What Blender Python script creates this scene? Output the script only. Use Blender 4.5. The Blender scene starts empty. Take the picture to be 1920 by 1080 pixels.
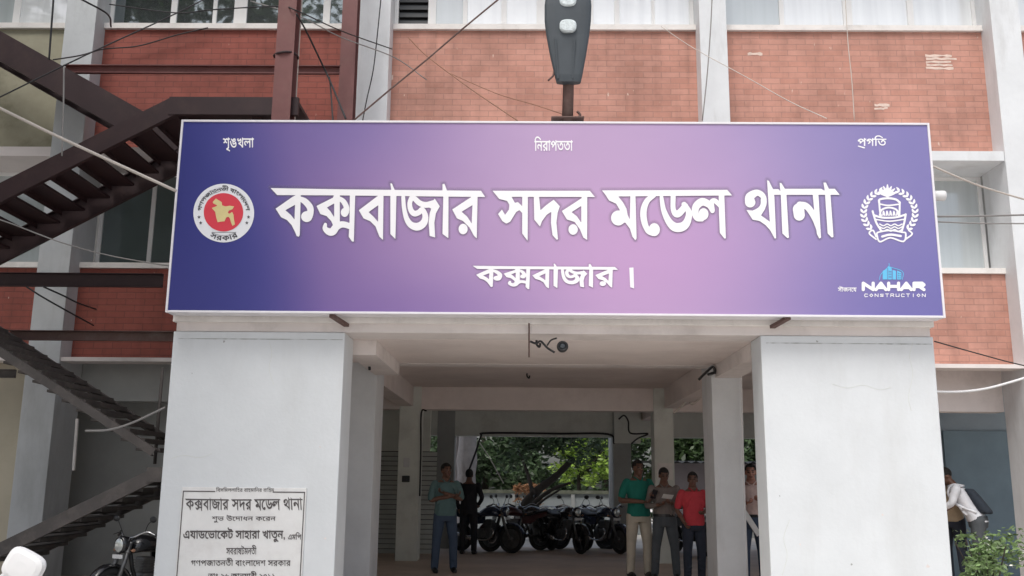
import bpy, bmesh, math, random
import numpy as np
from mathutils import Vector, Matrix, Euler
random.seed(7); RNG = np.random.default_rng(7)
sc = bpy.context.scene
COL = sc.collection
R = math.radians

# ------------------------------------------------------------------ camera, sky, sun, exposure
FPX, PITCH, YAW, ROLL, CAMH = 1774.0, 11.7, 0.8, 0.55, 1.3
cam = bpy.data.cameras.new('camera'); cam.sensor_width = 36; cam.lens = FPX/1920*36; cam.clip_end = 500; cam.clip_start = .05
camo = bpy.data.objects.new('camera', cam); COL.objects.link(camo); sc.camera = camo
CM = Matrix.Rotation(R(YAW), 3, 'Z') @ Matrix.Rotation(R(90+PITCH), 3, 'X') @ Matrix.Rotation(R(ROLL), 3, 'Z')
camo.matrix_world = Matrix.Translation((0, 0, CAMH)) @ CM.to_4x4()

SUN_EL, SUN_AZ = R(58), R(200)          # azimuth of the sun, clockwise from +Y
w = bpy.data.worlds.new("World"); sc.world = w; w.use_nodes = True
nt = w.node_tree; bg = nt.nodes['Background']
sky = nt.nodes.new('ShaderNodeTexSky'); sky.sky_type = 'NISHITA'; sky.sun_disc = False
sky.sun_elevation = SUN_EL; sky.sun_rotation = SUN_AZ; sky.dust_density = 4.0; sky.air_density = 1.0
hs = nt.nodes.new('ShaderNodeHueSaturation'); hs.inputs['Saturation'].default_value = .62
nt.links.new(sky.outputs[0], hs.inputs['Color']); nt.links.new(hs.outputs[0], bg.inputs['Color'])
bg.inputs['Strength'].default_value = .13
sl = bpy.data.lights.new('sun', 'SUN'); sl.energy = 1.7; sl.angle = R(25); sl.color = (1, .985, .96)
so = bpy.data.objects.new('sun', sl); COL.objects.link(so)
sd = Vector((math.sin(SUN_AZ)*math.cos(SUN_EL), math.cos(SUN_AZ)*math.cos(SUN_EL), math.sin(SUN_EL)))
so.rotation_euler = sd.to_track_quat('Z', 'Y').to_euler()
sc.view_settings.view_transform = 'Standard'; sc.view_settings.look = 'None'; sc.view_settings.gamma = 1
sc.view_settings.exposure = 0.31
sc.cycles.diffuse_bounces = 8; sc.cycles.max_bounces = 16

# ------------------------------------------------------------------ helpers
def P(px, py, Y):
    """world point seen at photo pixel (px, py) on the plane y = Y (used for measuring the place)"""
    d = CM @ Vector(((px-960)/FPX, -(py-540)/FPX, -1)); t = Y/d.y
    return Vector((d.x*t, Y, CAMH+d.z*t))
def PX(px, Y, py=905): return P(px, py, Y).x
def PZ(py, Y, px=990): return P(px, py, Y).z
def lin(c):
    return tuple(((v/255)/12.92 if v/255 <= .04045 else ((v/255+.055)/1.055)**2.4) for v in c)

def tag(o, label=None, cat=None, group=None, kind=None):
    if label: o['label'] = label
    if cat: o['category'] = cat
    if group: o['group'] = group
    if kind: o['kind'] = kind
    return o
def thing(name, label, cat, loc=(0, 0, 0), rz=0, group=None):
    o = bpy.data.objects.new(name, None); COL.objects.link(o); o.empty_display_size = .2
    o.location = loc; o.rotation_euler = (0, 0, rz)
    return tag(o, label, cat, group)
def pinv(p):
    if p is None: return Matrix()
    if p.type == 'EMPTY': return (Matrix.Translation(p.location) @ Matrix.Rotation(p.rotation_euler.z, 4, 'Z')).inverted()
    return Matrix()
def link(name, me, mat, parent=None, smooth=False):
    if mat is not None:
        for m in (mat if isinstance(mat, (list, tuple)) else [mat]): me.materials.append(m)
    o = bpy.data.objects.new(name, me); COL.objects.link(o)
    if parent is not None:
        o.parent = parent; o.matrix_parent_inverse = pinv(parent)
    if smooth:
        me.polygons.foreach_set('use_smooth', [True]*len(me.polygons))
    return o
def obj(name, bm, mat, parent=None, smooth=False, recalc=True):
    if recalc: bmesh.ops.recalc_face_normals(bm, faces=bm.faces)
    me = bpy.data.meshes.new(name); bm.to_mesh(me); bm.free()
    return link(name, me, mat, parent, smooth)
def NB(): return bmesh.new()
def box(bm, x0, x1, y0, y1, z0, z1, bev=0):
    vs = [bm.verts.new((x, y, z)) for x in (x0, x1) for y in (y0, y1) for z in (z0, z1)]
    fs = [bm.faces.new([vs[i] for i in f]) for f in ((0, 1, 3, 2), (4, 6, 7, 5), (0, 4, 5, 1), (2, 3, 7, 6), (0, 2, 6, 4), (1, 5, 7, 3))]
    if bev:
        es = set(e for f in fs for e in f.edges)
        bmesh.ops.bevel(bm, geom=list(es), offset=bev, segments=2, affect='EDGES', profile=.6)
def bx(name, x0, x1, y0, y1, z0, z1, mat, parent=None, bev=0):
    bm = NB(); box(bm, min(x0, x1), max(x0, x1), min(y0, y1), max(y0, y1), min(z0, z1), max(z0, z1), bev); return obj(name, bm, mat, parent)
def frame_of(d):
    d = d.normalized(); up = Vector((0, 0, 1)) if abs(d.z) < .95 else Vector((0, 1, 0))
    s = d.cross(up).normalized(); return s, s.cross(d).normalized()
def loft(bm, rings, caps=True):
    prev = None; first = None
    for ring in rings:
        vs = [bm.verts.new(p) for p in ring]
        if prev:
            n = len(vs)
            for i in range(n): bm.faces.new((prev[i], prev[(i+1) % n], vs[(i+1) % n], vs[i]))
        else: first = vs
        prev = vs
    if caps: bm.faces.new(first[::-1]); bm.faces.new(prev)
def tube(bm, pts, r, seg=8, caps=True):
    pts = [Vector(p) for p in pts]; n = len(pts); rs = r if isinstance(r, (list, tuple)) else [r]*n
    s = None; rings = []
    for i in range(n):
        d = (pts[min(i+1, n-1)]-pts[max(i-1, 0)])
        if d.length < 1e-9: d = Vector((0, 0, 1))
        d.normalize()
        if s is None: s, u = frame_of(d)
        else:
            s = (s-d*s.dot(d)).normalized(); u = s.cross(d).normalized()
        rings.append([pts[i]+(s*math.cos(a)+u*math.sin(a))*rs[i] for a in [2*math.pi*k/seg for k in range(seg)]])
    loft(bm, rings, caps)
def beam(bm, p, q, wv, hv, w_, h_):
    """box from p to q; cross-section axes wv, hv"""
    p, q = Vector(p), Vector(q); wv = Vector(wv).normalized()*w_/2; hv = Vector(hv).normalized()*h_/2
    loft(bm, [[p-wv-hv, p+wv-hv, p+wv+hv, p-wv+hv], [q-wv-hv, q+wv-hv, q+wv+hv, q-wv+hv]])
def smooth_pts(pts, n=6):
    pts = [Vector(p) for p in pts]
    if len(pts) < 3: return pts
    e = [pts[0]*2-pts[1]]+pts+[pts[-1]*2-pts[-2]]; out = []
    for i in range(1, len(e)-2):
        a, b, c, d = e[i-1:i+3]
        for k in range(n):
            t = k/n
            out.append(.5*((2*b)+(c-a)*t+(2*a-5*b+4*c-d)*t*t+(3*b-a-3*c+d)*t**3))
    out.append(pts[-1]); return out
def ell(bm, c, r, sub=2, M=None):
    g = bmesh.ops.create_icosphere(bm, subdivisions=sub, radius=1)
    S = Matrix.Diagonal((r[0], r[1], r[2], 1))
    T = Matrix.Translation(c) @ (M.to_4x4() if M else Matrix()) @ S
    bmesh.ops.transform(bm, matrix=T, verts=g['verts'])
def lathe(bm, c, axis, prof, seg=20):
    """prof: (distance along axis, radius)"""
    c = Vector(c); a = Vector(axis).normalized(); s, u = frame_of(a)
    loft(bm, [[c+a*t+(s*math.cos(2*math.pi*k/seg)+u*math.sin(2*math.pi*k/seg))*max(r, 1e-4) for k in range(seg)] for t, r in prof])

# ------------------------------------------------------------------ materials
def pm(name, col, rough=.6, var=.12, scale=3.0, bump=0, bscale=40, metal=0, spec=.5, stain=None, stscale=1.2, stamt=.5, coat=0, streak=False):
    m = bpy.data.materials.new(name); m.use_nodes = True; t = m.node_tree; b = t.nodes['Principled BSDF']
    b.inputs['Roughness'].default_value = rough; b.inputs['Metallic'].default_value = metal
    b.inputs['Specular IOR Level'].default_value = spec; b.inputs['Coat Weight'].default_value = coat
    tc = t.nodes.new('ShaderNodeTexCoord')
    n = t.nodes.new('ShaderNodeTexNoise'); n.inputs['Scale'].default_value = scale; n.inputs['Detail'].default_value = 8; n.inputs['Roughness'].default_value = .65
    t.links.new(tc.outputs['Object'], n.inputs['Vector'])
    mr = t.nodes.new('ShaderNodeMapRange'); mr.inputs[1].default_value = .3; mr.inputs[2].default_value = .7
    mr.inputs[3].default_value = 1-var; mr.inputs[4].default_value = 1+var*.6
    t.links.new(n.outputs['Fac'], mr.inputs[0])
    mx = t.nodes.new('ShaderNodeMix'); mx.data_type = 'RGBA'; mx.blend_type = 'MULTIPLY'; mx.inputs[0].default_value = 1
    mx.inputs[6].default_value = (*col, 1); t.links.new(mr.outputs[0], mx.inputs[7])
    last = mx.outputs[2]
    if stain:
        mp = t.nodes.new('ShaderNodeMapping'); mp.inputs['Scale'].default_value = (1, 1, .22 if streak else 1)
        t.links.new(tc.outputs['Object'], mp.inputs[0])
        n2 = t.nodes.new('ShaderNodeTexNoise'); n2.inputs['Scale'].default_value = stscale; n2.inputs['Detail'].default_value = 10; n2.inputs['Roughness'].default_value = .7
        t.links.new(mp.outputs[0], n2.inputs['Vector'])
        r2 = t.nodes.new('ShaderNodeMapRange'); r2.inputs[1].default_value = .5; r2.inputs[2].default_value = .75; r2.inputs[3].default_value = 0; r2.inputs[4].default_value = stamt
        t.links.new(n2.outputs['Fac'], r2.inputs[0])
        m2 = t.nodes.new('ShaderNodeMix'); m2.data_type = 'RGBA'; t.links.new(r2.outputs[0], m2.inputs[0]); t.links.new(last, m2.inputs[6]); m2.inputs[7].default_value = (*stain, 1)
        last = m2.outputs[2]
    t.links.new(last, b.inputs['Base Color'])
    if bump:
        n3 = t.nodes.new('ShaderNodeTexNoise'); n3.inputs['Scale'].default_value = bscale; n3.inputs['Detail'].default_value = 6
        t.links.new(tc.outputs['Object'], n3.inputs['Vector'])
        bp = t.nodes.new('ShaderNodeBump'); bp.inputs['Strength'].default_value = bump; bp.inputs['Distance'].default_value = .01
        t.links.new(n3.outputs['Fac'], bp.inputs['Height']); t.links.new(bp.outputs[0], b.inputs['Normal'])
    return m
def brick_mat(name, c1, c2, mort):
    m = bpy.data.materials.new(name); m.use_nodes = True; t = m.node_tree; b = t.nodes['Principled BSDF']
    b.inputs['Roughness'].default_value = .85
    tc = t.nodes.new('ShaderNodeTexCoord'); sp = t.nodes.new('ShaderNodeSeparateXYZ'); cb = t.nodes.new('ShaderNodeCombineXYZ')
    t.links.new(tc.outputs['Object'], sp.inputs[0]); t.links.new(sp.outputs[0], cb.inputs[0]); t.links.new(sp.outputs[2], cb.inputs[1])
    br = t.nodes.new('ShaderNodeTexBrick'); br.inputs['Scale'].default_value = 1; br.inputs['Brick Width'].default_value = .25
    br.inputs['Row Height'].default_value = .083; br.inputs['Mortar Size'].default_value = .006; br.inputs['Mortar Smooth'].default_value = .4; br.inputs['Bias'].default_value = -.1
    br.inputs['Color1'].default_value = (*c1, 1); br.inputs['Color2'].default_value = (*c2, 1); br.inputs['Mortar'].default_value = (*mort, 1)
    # wobble so that the courses are not ruler-straight
    nz = t.nodes.new('ShaderNodeTexNoise'); nz.inputs['Scale'].default_value = 2.2; nz.inputs['Detail'].default_value = 4
    vm = t.nodes.new('ShaderNodeVectorMath'); vm.operation = 'MULTIPLY_ADD'; vm.inputs[1].default_value = (.03, .014, 0)
    t.links.new(cb.outputs[0], nz.inputs['Vector']); t.links.new(nz.outputs['Color'], vm.inputs[0]); t.links.new(cb.outputs[0], vm.inputs[2]); t.links.new(vm.outputs[0], br.inputs['Vector'])
    n = t.nodes.new('ShaderNodeTexNoise'); n.inputs['Scale'].default_value = 1.1; n.inputs['Detail'].default_value = 9; n.inputs['Roughness'].default_value = .7
    t.links.new(cb.outputs[0], n.inputs['Vector'])
    mr = t.nodes.new('ShaderNodeMapRange'); mr.inputs[1].default_value = .3; mr.inputs[2].default_value = .7; mr.inputs[3].default_value = .72; mr.inputs[4].default_value = 1.22
    t.links.new(n.outputs['Fac'], mr.inputs[0])
    mx = t.nodes.new('ShaderNodeMix'); mx.data_type = 'RGBA'; mx.blend_type = 'MULTIPLY'; mx.inputs[0].default_value = 1
    t.links.new(br.outputs['Color'], mx.inputs[6]); t.links.new(mr.outputs[0], mx.inputs[7])
    ms_ = t.nodes.new('ShaderNodeMapping'); ms_.inputs['Scale'].default_value = (3.2, .3, 1); t.links.new(cb.outputs[0], ms_.inputs[0])
    ns = t.nodes.new('ShaderNodeTexNoise'); ns.inputs['Scale'].default_value = 2.0; ns.inputs['Detail'].default_value = 7; t.links.new(ms_.outputs[0], ns.inputs['Vector'])
    rs = t.nodes.new('ShaderNodeMapRange'); rs.inputs[1].default_value = .5; rs.inputs[2].default_value = .72; rs.inputs[3].default_value = 1; rs.inputs[4].default_value = .84; t.links.new(ns.outputs['Fac'], rs.inputs[0])
    mxs = t.nodes.new('ShaderNodeMix'); mxs.data_type = 'RGBA'; mxs.blend_type = 'MULTIPLY'; mxs.inputs[0].default_value = 1; t.links.new(mx.outputs[2], mxs.inputs[6]); t.links.new(rs.outputs[0], mxs.inputs[7]); mx = mxs
    # pale droppings and lime specks
    v = t.nodes.new('ShaderNodeTexNoise'); v.inputs['Scale'].default_value = 13; v.inputs['Detail'].default_value = 3
    mp = t.nodes.new('ShaderNodeMapping'); mp.inputs['Scale'].default_value = (1.4, .45, 1); t.links.new(cb.outputs[0], mp.inputs[0]); t.links.new(mp.outputs[0], v.inputs['Vector'])
    r2 = t.nodes.new('ShaderNodeMapRange'); r2.inputs[1].default_value = .715; r2.inputs[2].default_value = .76; t.links.new(v.outputs['Fac'], r2.inputs[0])
    m2 = t.nodes.new('ShaderNodeMix'); m2.data_type = 'RGBA'; t.links.new(r2.outputs[0], m2.inputs[0]); t.links.new(mx.outputs[2], m2.inputs[6]); m2.inputs[7].default_value = (.62, .48, .40, 1)
    t.links.new(m2.outputs[2], b.inputs['Base Color'])
    bp = t.nodes.new('ShaderNodeBump'); bp.inputs['Strength'].default_value = .5; bp.inputs['Distance'].default_value = .006; bp.invert = True
    t.links.new(br.outputs['Fac'], bp.inputs['Height']); t.links.new(bp.outputs[0], b.inputs['Normal'])
    return m
def glass_mat(name, base, refl, tint=(1, 1, 1), rough=.03):
    m = bpy.data.materials.new(name); m.use_nodes = True; t = m.node_tree
    b = t.nodes['Principled BSDF']; b.inputs['Roughness'].default_value = .4
    n = t.nodes.new('ShaderNodeTexNoise'); n.inputs['Scale'].default_value = 1.5; n.inputs['Detail'].default_value = 5
    tc = t.nodes.new('ShaderNodeTexCoord'); t.links.new(tc.outputs['Object'], n.inputs['Vector'])
    mx = t.nodes.new('ShaderNodeMix'); mx.data_type = 'RGBA'; mx.inputs[6].default_value = (*[c*.8 for c in base], 1); mx.inputs[7].default_value = (*[min(1, c*1.2) for c in base], 1)
    t.links.new(n.outputs['Fac'], mx.inputs[0]); t.links.new(mx.outputs[2], b.inputs['Base Color'])
    g = t.nodes.new('ShaderNodeBsdfGlossy'); g.inputs['Color'].default_value = (*tint, 1); g.inputs['Roughness'].default_value = rough
    bp = t.nodes.new('ShaderNodeBump'); bp.inputs['Strength'].default_value = .06; bp.inputs['Distance'].default_value = .02; t.links.new(n.outputs['Fac'], bp.inputs['Height']); t.links.new(bp.outputs[0], g.inputs['Normal'])
    ms = t.nodes.new('ShaderNodeMixShader'); ms.inputs[0].default_value = refl
    t.links.new(b.outputs[0], ms.inputs[1]); t.links.new(g.outputs[0], ms.inputs[2]); t.links.new(ms.outputs[0], t.nodes['Material Output'].inputs[0])
    return m
def leaf_mat(name, col, var=.5):
    m = bpy.data.materials.new(name); m.use_nodes = True; t = m.node_tree; b = t.nodes['Principled BSDF']
    b.inputs['Roughness'].default_value = .45
    g = t.nodes.new('ShaderNodeNewGeometry'); r = t.nodes.new('ShaderNodeMapRange'); r.inputs[3].default_value = 1-var; r.inputs[4].default_value = 1+var
    t.links.new(g.outputs['Random Per Island'], r.inputs[0])
    mx = t.nodes.new('ShaderNodeMix'); mx.data_type = 'RGBA'; mx.blend_type = 'MULTIPLY'; mx.inputs[0].default_value = 1; mx.inputs[6].default_value = (*col, 1)
    t.links.new(r.outputs[0], mx.inputs[7]); t.links.new(mx.outputs[2], b.inputs['Base Color'])
    tr = t.nodes.new('ShaderNodeBsdfTranslucent'); t.links.new(mx.outputs[2], tr.inputs[0])
    ms = t.nodes.new('ShaderNodeMixShader'); ms.inputs[0].default_value = .3
    t.links.new(b.outputs[0], ms.inputs[1]); t.links.new(tr.outputs[0], ms.inputs[2]); t.links.new(ms.outputs[0], t.nodes['Material Output'].inputs[0])
    return m

M = {}
M['white'] = pm('white_wall_paint', (.645, .67, .685), .75, .05, 2.2, bump=.2, bscale=30, stain=(.46, .46, .44), stscale=1.5, stamt=.3, streak=True)
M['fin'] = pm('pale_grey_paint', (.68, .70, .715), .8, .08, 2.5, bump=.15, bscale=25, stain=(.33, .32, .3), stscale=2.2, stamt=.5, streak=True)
M['finshade'] = pm('shaded_grey_paint', (.50, .52, .53), .8, .1, 2.5, bump=.15, bscale=25, stain=(.25, .25, .24), stscale=2.2, stamt=.5, streak=True)  # base grey darkened to paint in the shade on the left fins, plus stains
M['concrete'] = pm('painted_concrete', (.72, .665, .64), .85, .1, 1.6, bump=.2, bscale=20, stain=(.3, .26, .24), stscale=1.4, stamt=.45)
M['ceil'] = pm('stained_ceiling_paint', (.74, .665, .63), .85, .1, 1.3, stain=(.5, .42, .39), stscale=.9, stamt=.5)
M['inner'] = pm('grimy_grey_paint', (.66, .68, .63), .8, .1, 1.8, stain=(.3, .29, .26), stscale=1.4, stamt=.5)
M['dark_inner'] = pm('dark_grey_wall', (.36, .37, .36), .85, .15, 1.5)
M['blue_inner'] = pm('blue_grey_wall', (.27, .34, .40), .8, .15, 1.2)
M['doorblue'] = pm('dark_blue_grey_door', (.17, .25, .31), .6, .15, 2)
M['mosscap'] = pm('mossy_capping', (.13, .14, .10), .9, .3, 6, stain=(.3, .3, .26), stscale=5, stamt=.6)
M['drybush'] = leaf_mat('dry_orange_leaf', (.34, .17, .08), .6)
M['cream'] = pm('cream_wall', (.46, .42, .33), .85, .1, 1.5, stain=(.3, .26, .18), stscale=1.1, stamt=.4)
M['mould'] = pm('mouldy_plaster', (.36, .34, .25), .9, .2, 1.8, stain=(.16, .15, .09), stscale=2.1, stamt=.75)
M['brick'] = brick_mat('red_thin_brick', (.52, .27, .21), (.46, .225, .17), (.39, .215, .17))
M['brickdark'] = brick_mat('red_thin_brick_dark', (.29, .083, .062), (.255, .07, .052), (.19, .062, .05))  # deeper red version of the thin brick, used in the left bays
M['brickpale'] = pm('broken_brick', (.72, .57, .49), .9, .2, 14, bump=.5)
M['alu'] = pm('white_window_frame', (.78, .78, .77), .45, .04, 5)
M['sill'] = pm('white_sill_paint', (.76, .73, .70), .7, .08, 5, stain=(.42, .4, .36), stscale=4, stamt=.5)
M['glassdark'] = glass_mat('tinted_glass', (.02, .028, .03), .33, (.8, .9, .92))
M['glassgreen'] = glass_mat('dusty_green_glass', (.085, .11, .11), .12, (.8, .9, .9), .1)
M['glasspale'] = glass_mat('curtained_glass', (.80, .83, .85), .2)
M['glassgrey'] = glass_mat('greyed_glass', (.46, .51, .52), .2, rough=.08)
M['louvre'] = pm('dark_louvre', (.05, .055, .06), .5, .1)
M['maroon'] = pm('maroon_steel', (.028, .011, .013), .6, .2, 5, stain=(.06, .032, .028), stscale=3, stamt=.6)
M['postpaint'] = pm('red_oxide_steel', (.17, .064, .06), .55, .15, 4, stain=(.2, .11, .09), stscale=3, stamt=.5)
M['rustbeam'] = pm('dusty_brown_steel', (.12, .07, .06), .75, .2, 5, stain=(.2, .16, .14), stscale=3, stamt=.6)
M['greysteel'] = pm('dusty_grey_steel', (.085, .075, .07), .7, .2, 5, stain=(.2, .17, .15), stscale=4, stamt=.6)
M['black'] = pm('black_plastic', (.012, .012, .013), .4, .2)
M['rubber'] = pm('tyre_rubber', (.018, .018, .018), .8, .2)
M['cableblack'] = pm('black_cable', (.02, .02, .022), .6, .1)
M['cablegrey'] = pm('grey_cable', (.26, .25, .24), .6, .1)
M['cablewhite'] = pm('pale_cable', (.55, .50, .45), .6, .1)
M['chrome'] = pm('chrome', (.6, .6, .6), .2, .05, metal=1)
M['engine'] = pm('engine_alloy', (.16, .16, .16), .45, .3, 12, metal=.8)
M['lampgrey'] = pm('slate_lamp_housing', (.052, .063, .073), .45, .1, 6)
M['lens'] = pm('frosted_lens', (.60, .66, .67), .25, .25, 26, bump=.6, bscale=60)
M['signframe'] = pm('white_aluminium_trim', (.76, .74, .77), .4, .05, 6)
M['letter'] = pm('white_vinyl', (.86, .85, .87), .5, .02)
M['shadowink'] = pm('grey_print_shadow', (.33, .31, .37), .55, .02)
M['seal_white'] = pm('seal_white_print', (.74, .75, .78), .5, .02)
M['seal_red'] = pm('seal_red_print', (.62, .035, .06), .5, .03)
M['seal_gold'] = pm('seal_gold_print', (.66, .56, .26), .5, .08, 8)
M['ink'] = pm('dark_print', (.06, .06, .07), .6, .02)
M['cyan'] = pm('sky_blue_print', (.13, .50, .78), .5, .05)
M['cyandark'] = pm('mid_blue_print', (.05, .22, .52), .5, .05)
M['marble'] = pm('engraved_marble', (.74, .74, .73), .45, .07, 5, stain=(.5, .46, .44), stscale=3.5, stamt=.4)
M['engrave'] = pm('engraved_dark_paint', (.10, .09, .09), .7, .25, 30)
M['skin'] = pm('brown_skin', (.15, .075, .05), .5, .1, 12)
M['skinl'] = pm('lighter_brown_skin', (.34, .17, .125), .5, .1, 12)
M['feature'] = pm('dark_eye_and_brow', (.02, .014, .012), .5, .05)
M['lip'] = pm('lips', (.14, .055, .045), .5, .05)
M['hair'] = pm('black_hair', (.010, .009, .009), .7, .2, 30, bump=.5, bscale=90)
def cloth(n, c, s=9): return pm(n, c, .85, .14, s, bump=.5, bscale=14)
M['teal'] = cloth('teal_green_polo', (.008, .16, .12)); M['khaki'] = cloth('pale_khaki_cotton', (.47, .42, .34))
M['greyshirt'] = cloth('grey_brown_shirt', (.19, .16, .145)); M['greyjean'] = cloth('faded_grey_jeans', (.075, .085, .095))
M['red'] = cloth('red_polo', (.52, .045, .06)); M['navy'] = cloth('navy_trousers', (.022, .028, .045))
M['pink'] = cloth('pale_pink_check_shirt', (.60, .46, .42), 25); M['bluejean'] = cloth('blue_jeans', (.05, .075, .12))
M['dteal'] = cloth('muted_teal_shirt', (.10, .17, .17)); M['blackcloth'] = cloth('black_clothes', (.012, .013, .018))
M['whitecloth'] = cloth('white_shirt', (.70, .72, .76)); M['vest'] = cloth('navy_backpack_cloth', (.025, .035, .05)); M['tan'] = cloth('tan_shirt', (.42, .34, .24))
M['paleblue'] = cloth('pale_grey_sleeve', (.42, .42, .44))
M['bark'] = pm('dark_bark', (.04, .032, .026), .9, .3, 8, bump=.7, bscale=18)
M['palebark'] = pm('whitewashed_bark', (.52, .48, .47), .9, .2, 5, bump=.5, bscale=14, stain=(.2, .16, .14), stscale=4, stamt=.7, streak=True)
M['leafdark'] = leaf_mat('dark_leaf', (.065, .105, .05), .6); M['leafbright'] = leaf_mat('bright_leaf', (.30, .44, .08), .5)
M['leafmid'] = leaf_mat('mid_leaf', (.05, .085, .03), .6); M['leafshrub'] = leaf_mat('shrub_leaf', (.21, .31, .13), .6)
M['flower'] = pm('small_white_flower', (.75, .75, .68), .6, .1)
M['roof'] = pm('corrugated_sheet', (.04, .042, .045), .8, .2, 3); M['mauve'] = pm('mauve_grey_wall', (.36, .31, .31), .85, .12, 1.5, stain=(.2, .17, .17), stscale=1.4, stamt=.5)
M['yardwall'] = pm('yard_wall_paint', (.30, .33, .335), .85, .12, 1.4, stain=(.25, .27, .25), stscale=1.1, stamt=.55)
M['earth'] = pm('packed_earth', (.60, .57, .53), .95, .2, 1.4, bump=.6, bscale=12); M['asphalt'] = pm('worn_concrete_floor', (.52, .42, .345), .6, .22, 1.2, bump=.2, bscale=15, stain=(.3, .24, .2), stscale=.9, stamt=.6)
M['shutter'] = pm('grey_shutter_slats', (.5, .52, .50), .6, .12, 3)
M['pvc'] = pm('white_pvc', (.7, .7, .7), .4, .05); M['sw_white'] = pm('switch_plate', (.6, .6, .6), .4, .05)
M['paper'] = pm('white_paper', (.75, .75, .73), .7, .03); M['phone'] = pm('phone_shell', (.02, .02, .025), .2, .05)
M['mirror'] = pm('mirror_glass', (.9, .9, .92), .06, .01, metal=1); M['redlamp'] = pm('red_lamp_plastic', (.35, .02, .03), .3, .05)
M['headglass'] = pm('headlamp_glass', (.6, .62, .6), .12, .15, 30, metal=.6)
M['bikeblue'] = pm('dark_blue_bike_paint', (.02, .03, .06), .25, .1, coat=.5); M['bikeblack'] = pm('black_bike_paint', (.012, .012, .014), .22, .1, coat=.6)
M['bikered'] = pm('dark_red_bike_paint', (.045, .010, .011), .3, .1, coat=.4); M['bikesilver'] = pm('silver_bike_plastic', (.22, .23, .24), .3, .1, coat=.3)
M['brickheap'] = pm('orange_brick', (.30, .16, .10), .9, .35, 9, bump=.5)

# ------------------------------------------------------------------ planes of the place
YS, YP, YF, YB, YW = 9.2, 9.45, 11.9, 12.2, 12.6        # sign, portico front, fin fronts, brick, lower windows
YC2, YC3 = 16.3, 19.5                                   # second and third rows of ground-floor columns
# ------------------------------------------------------------------ ground
bm = NB(); box(bm, -150, 150, -150, 150, -.2, 0); tag(obj('ground', bm, M['earth']), kind='structure')
bm = NB(); box(bm, -9, 9, 10.6, 20.1, .004, .03); tag(obj('paved_floor', bm, M['asphalt']), kind='structure')

# ------------------------------------------------------------------ main building
st = thing('office_building', 'two storey grey office building with red brick panels between pale fins', 'building', (0, YF, 0))
ZT = 9.3
zsl = PZ(300, YF, 1800)                                 # underside of the floor band
zst = PZ(282, YF, 1800)
z_bt = PZ(60, YB, 1600); z_bb = zst                     # upper brick
z_w1 = PZ(50, YB, 1600)
z_l2 = PZ(514, YB, 1820); z_l1 = PZ(687, YB, 1830)      # lower brick
print('levels', zsl, zst, z_bt, z_l2, z_l1)
fins = []
for a, b_ in ((120, 177), (669, 731), (1312, 1363), (1861, 1915)):
    fins.append((P(a, 60, YF).x, P(b_, 60, YF).x))
print('fins', fins)
fins = [(fins[0][0]-5.0, fins[0][0]-4.6)]+fins+[(fins[-1][1]+3.4, fins[-1][1]+3.8)]
for i, (a, b_) in enumerate(fins):
    bx('column', a, b_, YF, YF+.65, .03, ZT, M['finshade' if i <= 1 else 'fin'], st, .008)
bx('roof_slab', -12.5, 12.5, YF-.5, YC3+.3, ZT, ZT+.2, M['concrete'], st)
CZ = 2.93                                               # ground floor ceiling height
bays = [(fins[i][1], fins[i+1][0]) for i in range(5)]
def window(x0, x1, y, z0, z1, mull, mats, frame=.05, deep=.06, fm=None):
    bm = NB(); f = frame
    box(bm, x0, x1, y, y+deep, z0, z0+f); box(bm, x0, x1, y, y+deep, z1-f, z1)
    box(bm, x0, x0+f, y, y+deep, z0+f, z1-f); box(bm, x1-f, x1, y, y+deep, z0+f, z1-f)
    xs = [x0+f]
    for mx, mw in sorted(m_ for m_ in mull if x0+f < m_[0]-m_[1]/2 and m_[0]+m_[1]/2 < x1-f):
        box(bm, mx-mw/2, mx+mw/2, y+.004, y+deep-.004, z0+f, z1-f); xs += [mx-mw/2, mx+mw/2]
    xs.append(x1-f)
    wo = obj('window', bm, fm or M['alu'], st)
    for i in range(0, len(xs), 2):
        m = mats[(i//2) % len(mats)]
        if m == 'louvre':
            bm = NB(); n = int((z1-z0-2*f)/.115)
            for k in range(n):
                zz = z0+f+.02+k*.115
                loft(bm, [[(x, y+.01, zz), (x, y+.05, zz+.09), (x, y+.054, zz+.085), (x, y+.014, zz-.005)] for x in (xs[i], xs[i+1])])
            obj('louvre_slats', bm, M['louvre'], wo)
            bx('backing', xs[i], xs[i+1], y+.065, y+.075, z0+f, z1-f, M['black'], wo)
        else:
            bx('pane', xs[i], xs[i+1], y+.025, y+.035, z0+f, z1-f, M[m], wo)
    return wo
YU = 12.3                                               # upper windows
zu1 = ZT-.55
def mu(*l): return [(P(p, 30, YU).x, w_*YU/FPX) for p, w_ in l]
for i, (a, b_) in enumerate(bays):
    bm = NB()
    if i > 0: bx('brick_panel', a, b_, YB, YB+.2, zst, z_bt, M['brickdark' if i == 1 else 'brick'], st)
    else: bx('plaster_panel', a, b_, YB, YB+.2, zst, z_bt, M['mould'], st)
    bx('window_sill', a+.002, b_-.002, YB-.05, YB+.3, z_bt+.002, z_w1, M['sill'], st)
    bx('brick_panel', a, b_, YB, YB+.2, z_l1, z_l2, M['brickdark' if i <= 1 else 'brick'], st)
    bx('window_sill', a+.002, b_-.002, YB-.04, YW+.1, z_l2+.002, z_l2+.075, M['sill'], st)
    bx('floor_band', a+.003, b_-.003, YF+.02, YW+.1, zsl, zst-.002, M['concrete' if i <= 1 else 'fin'], st)
    bx('window_lintel', a, b_, YU-.04, YU+.2, zu1, ZT-.004, M['fin'], st)
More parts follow.
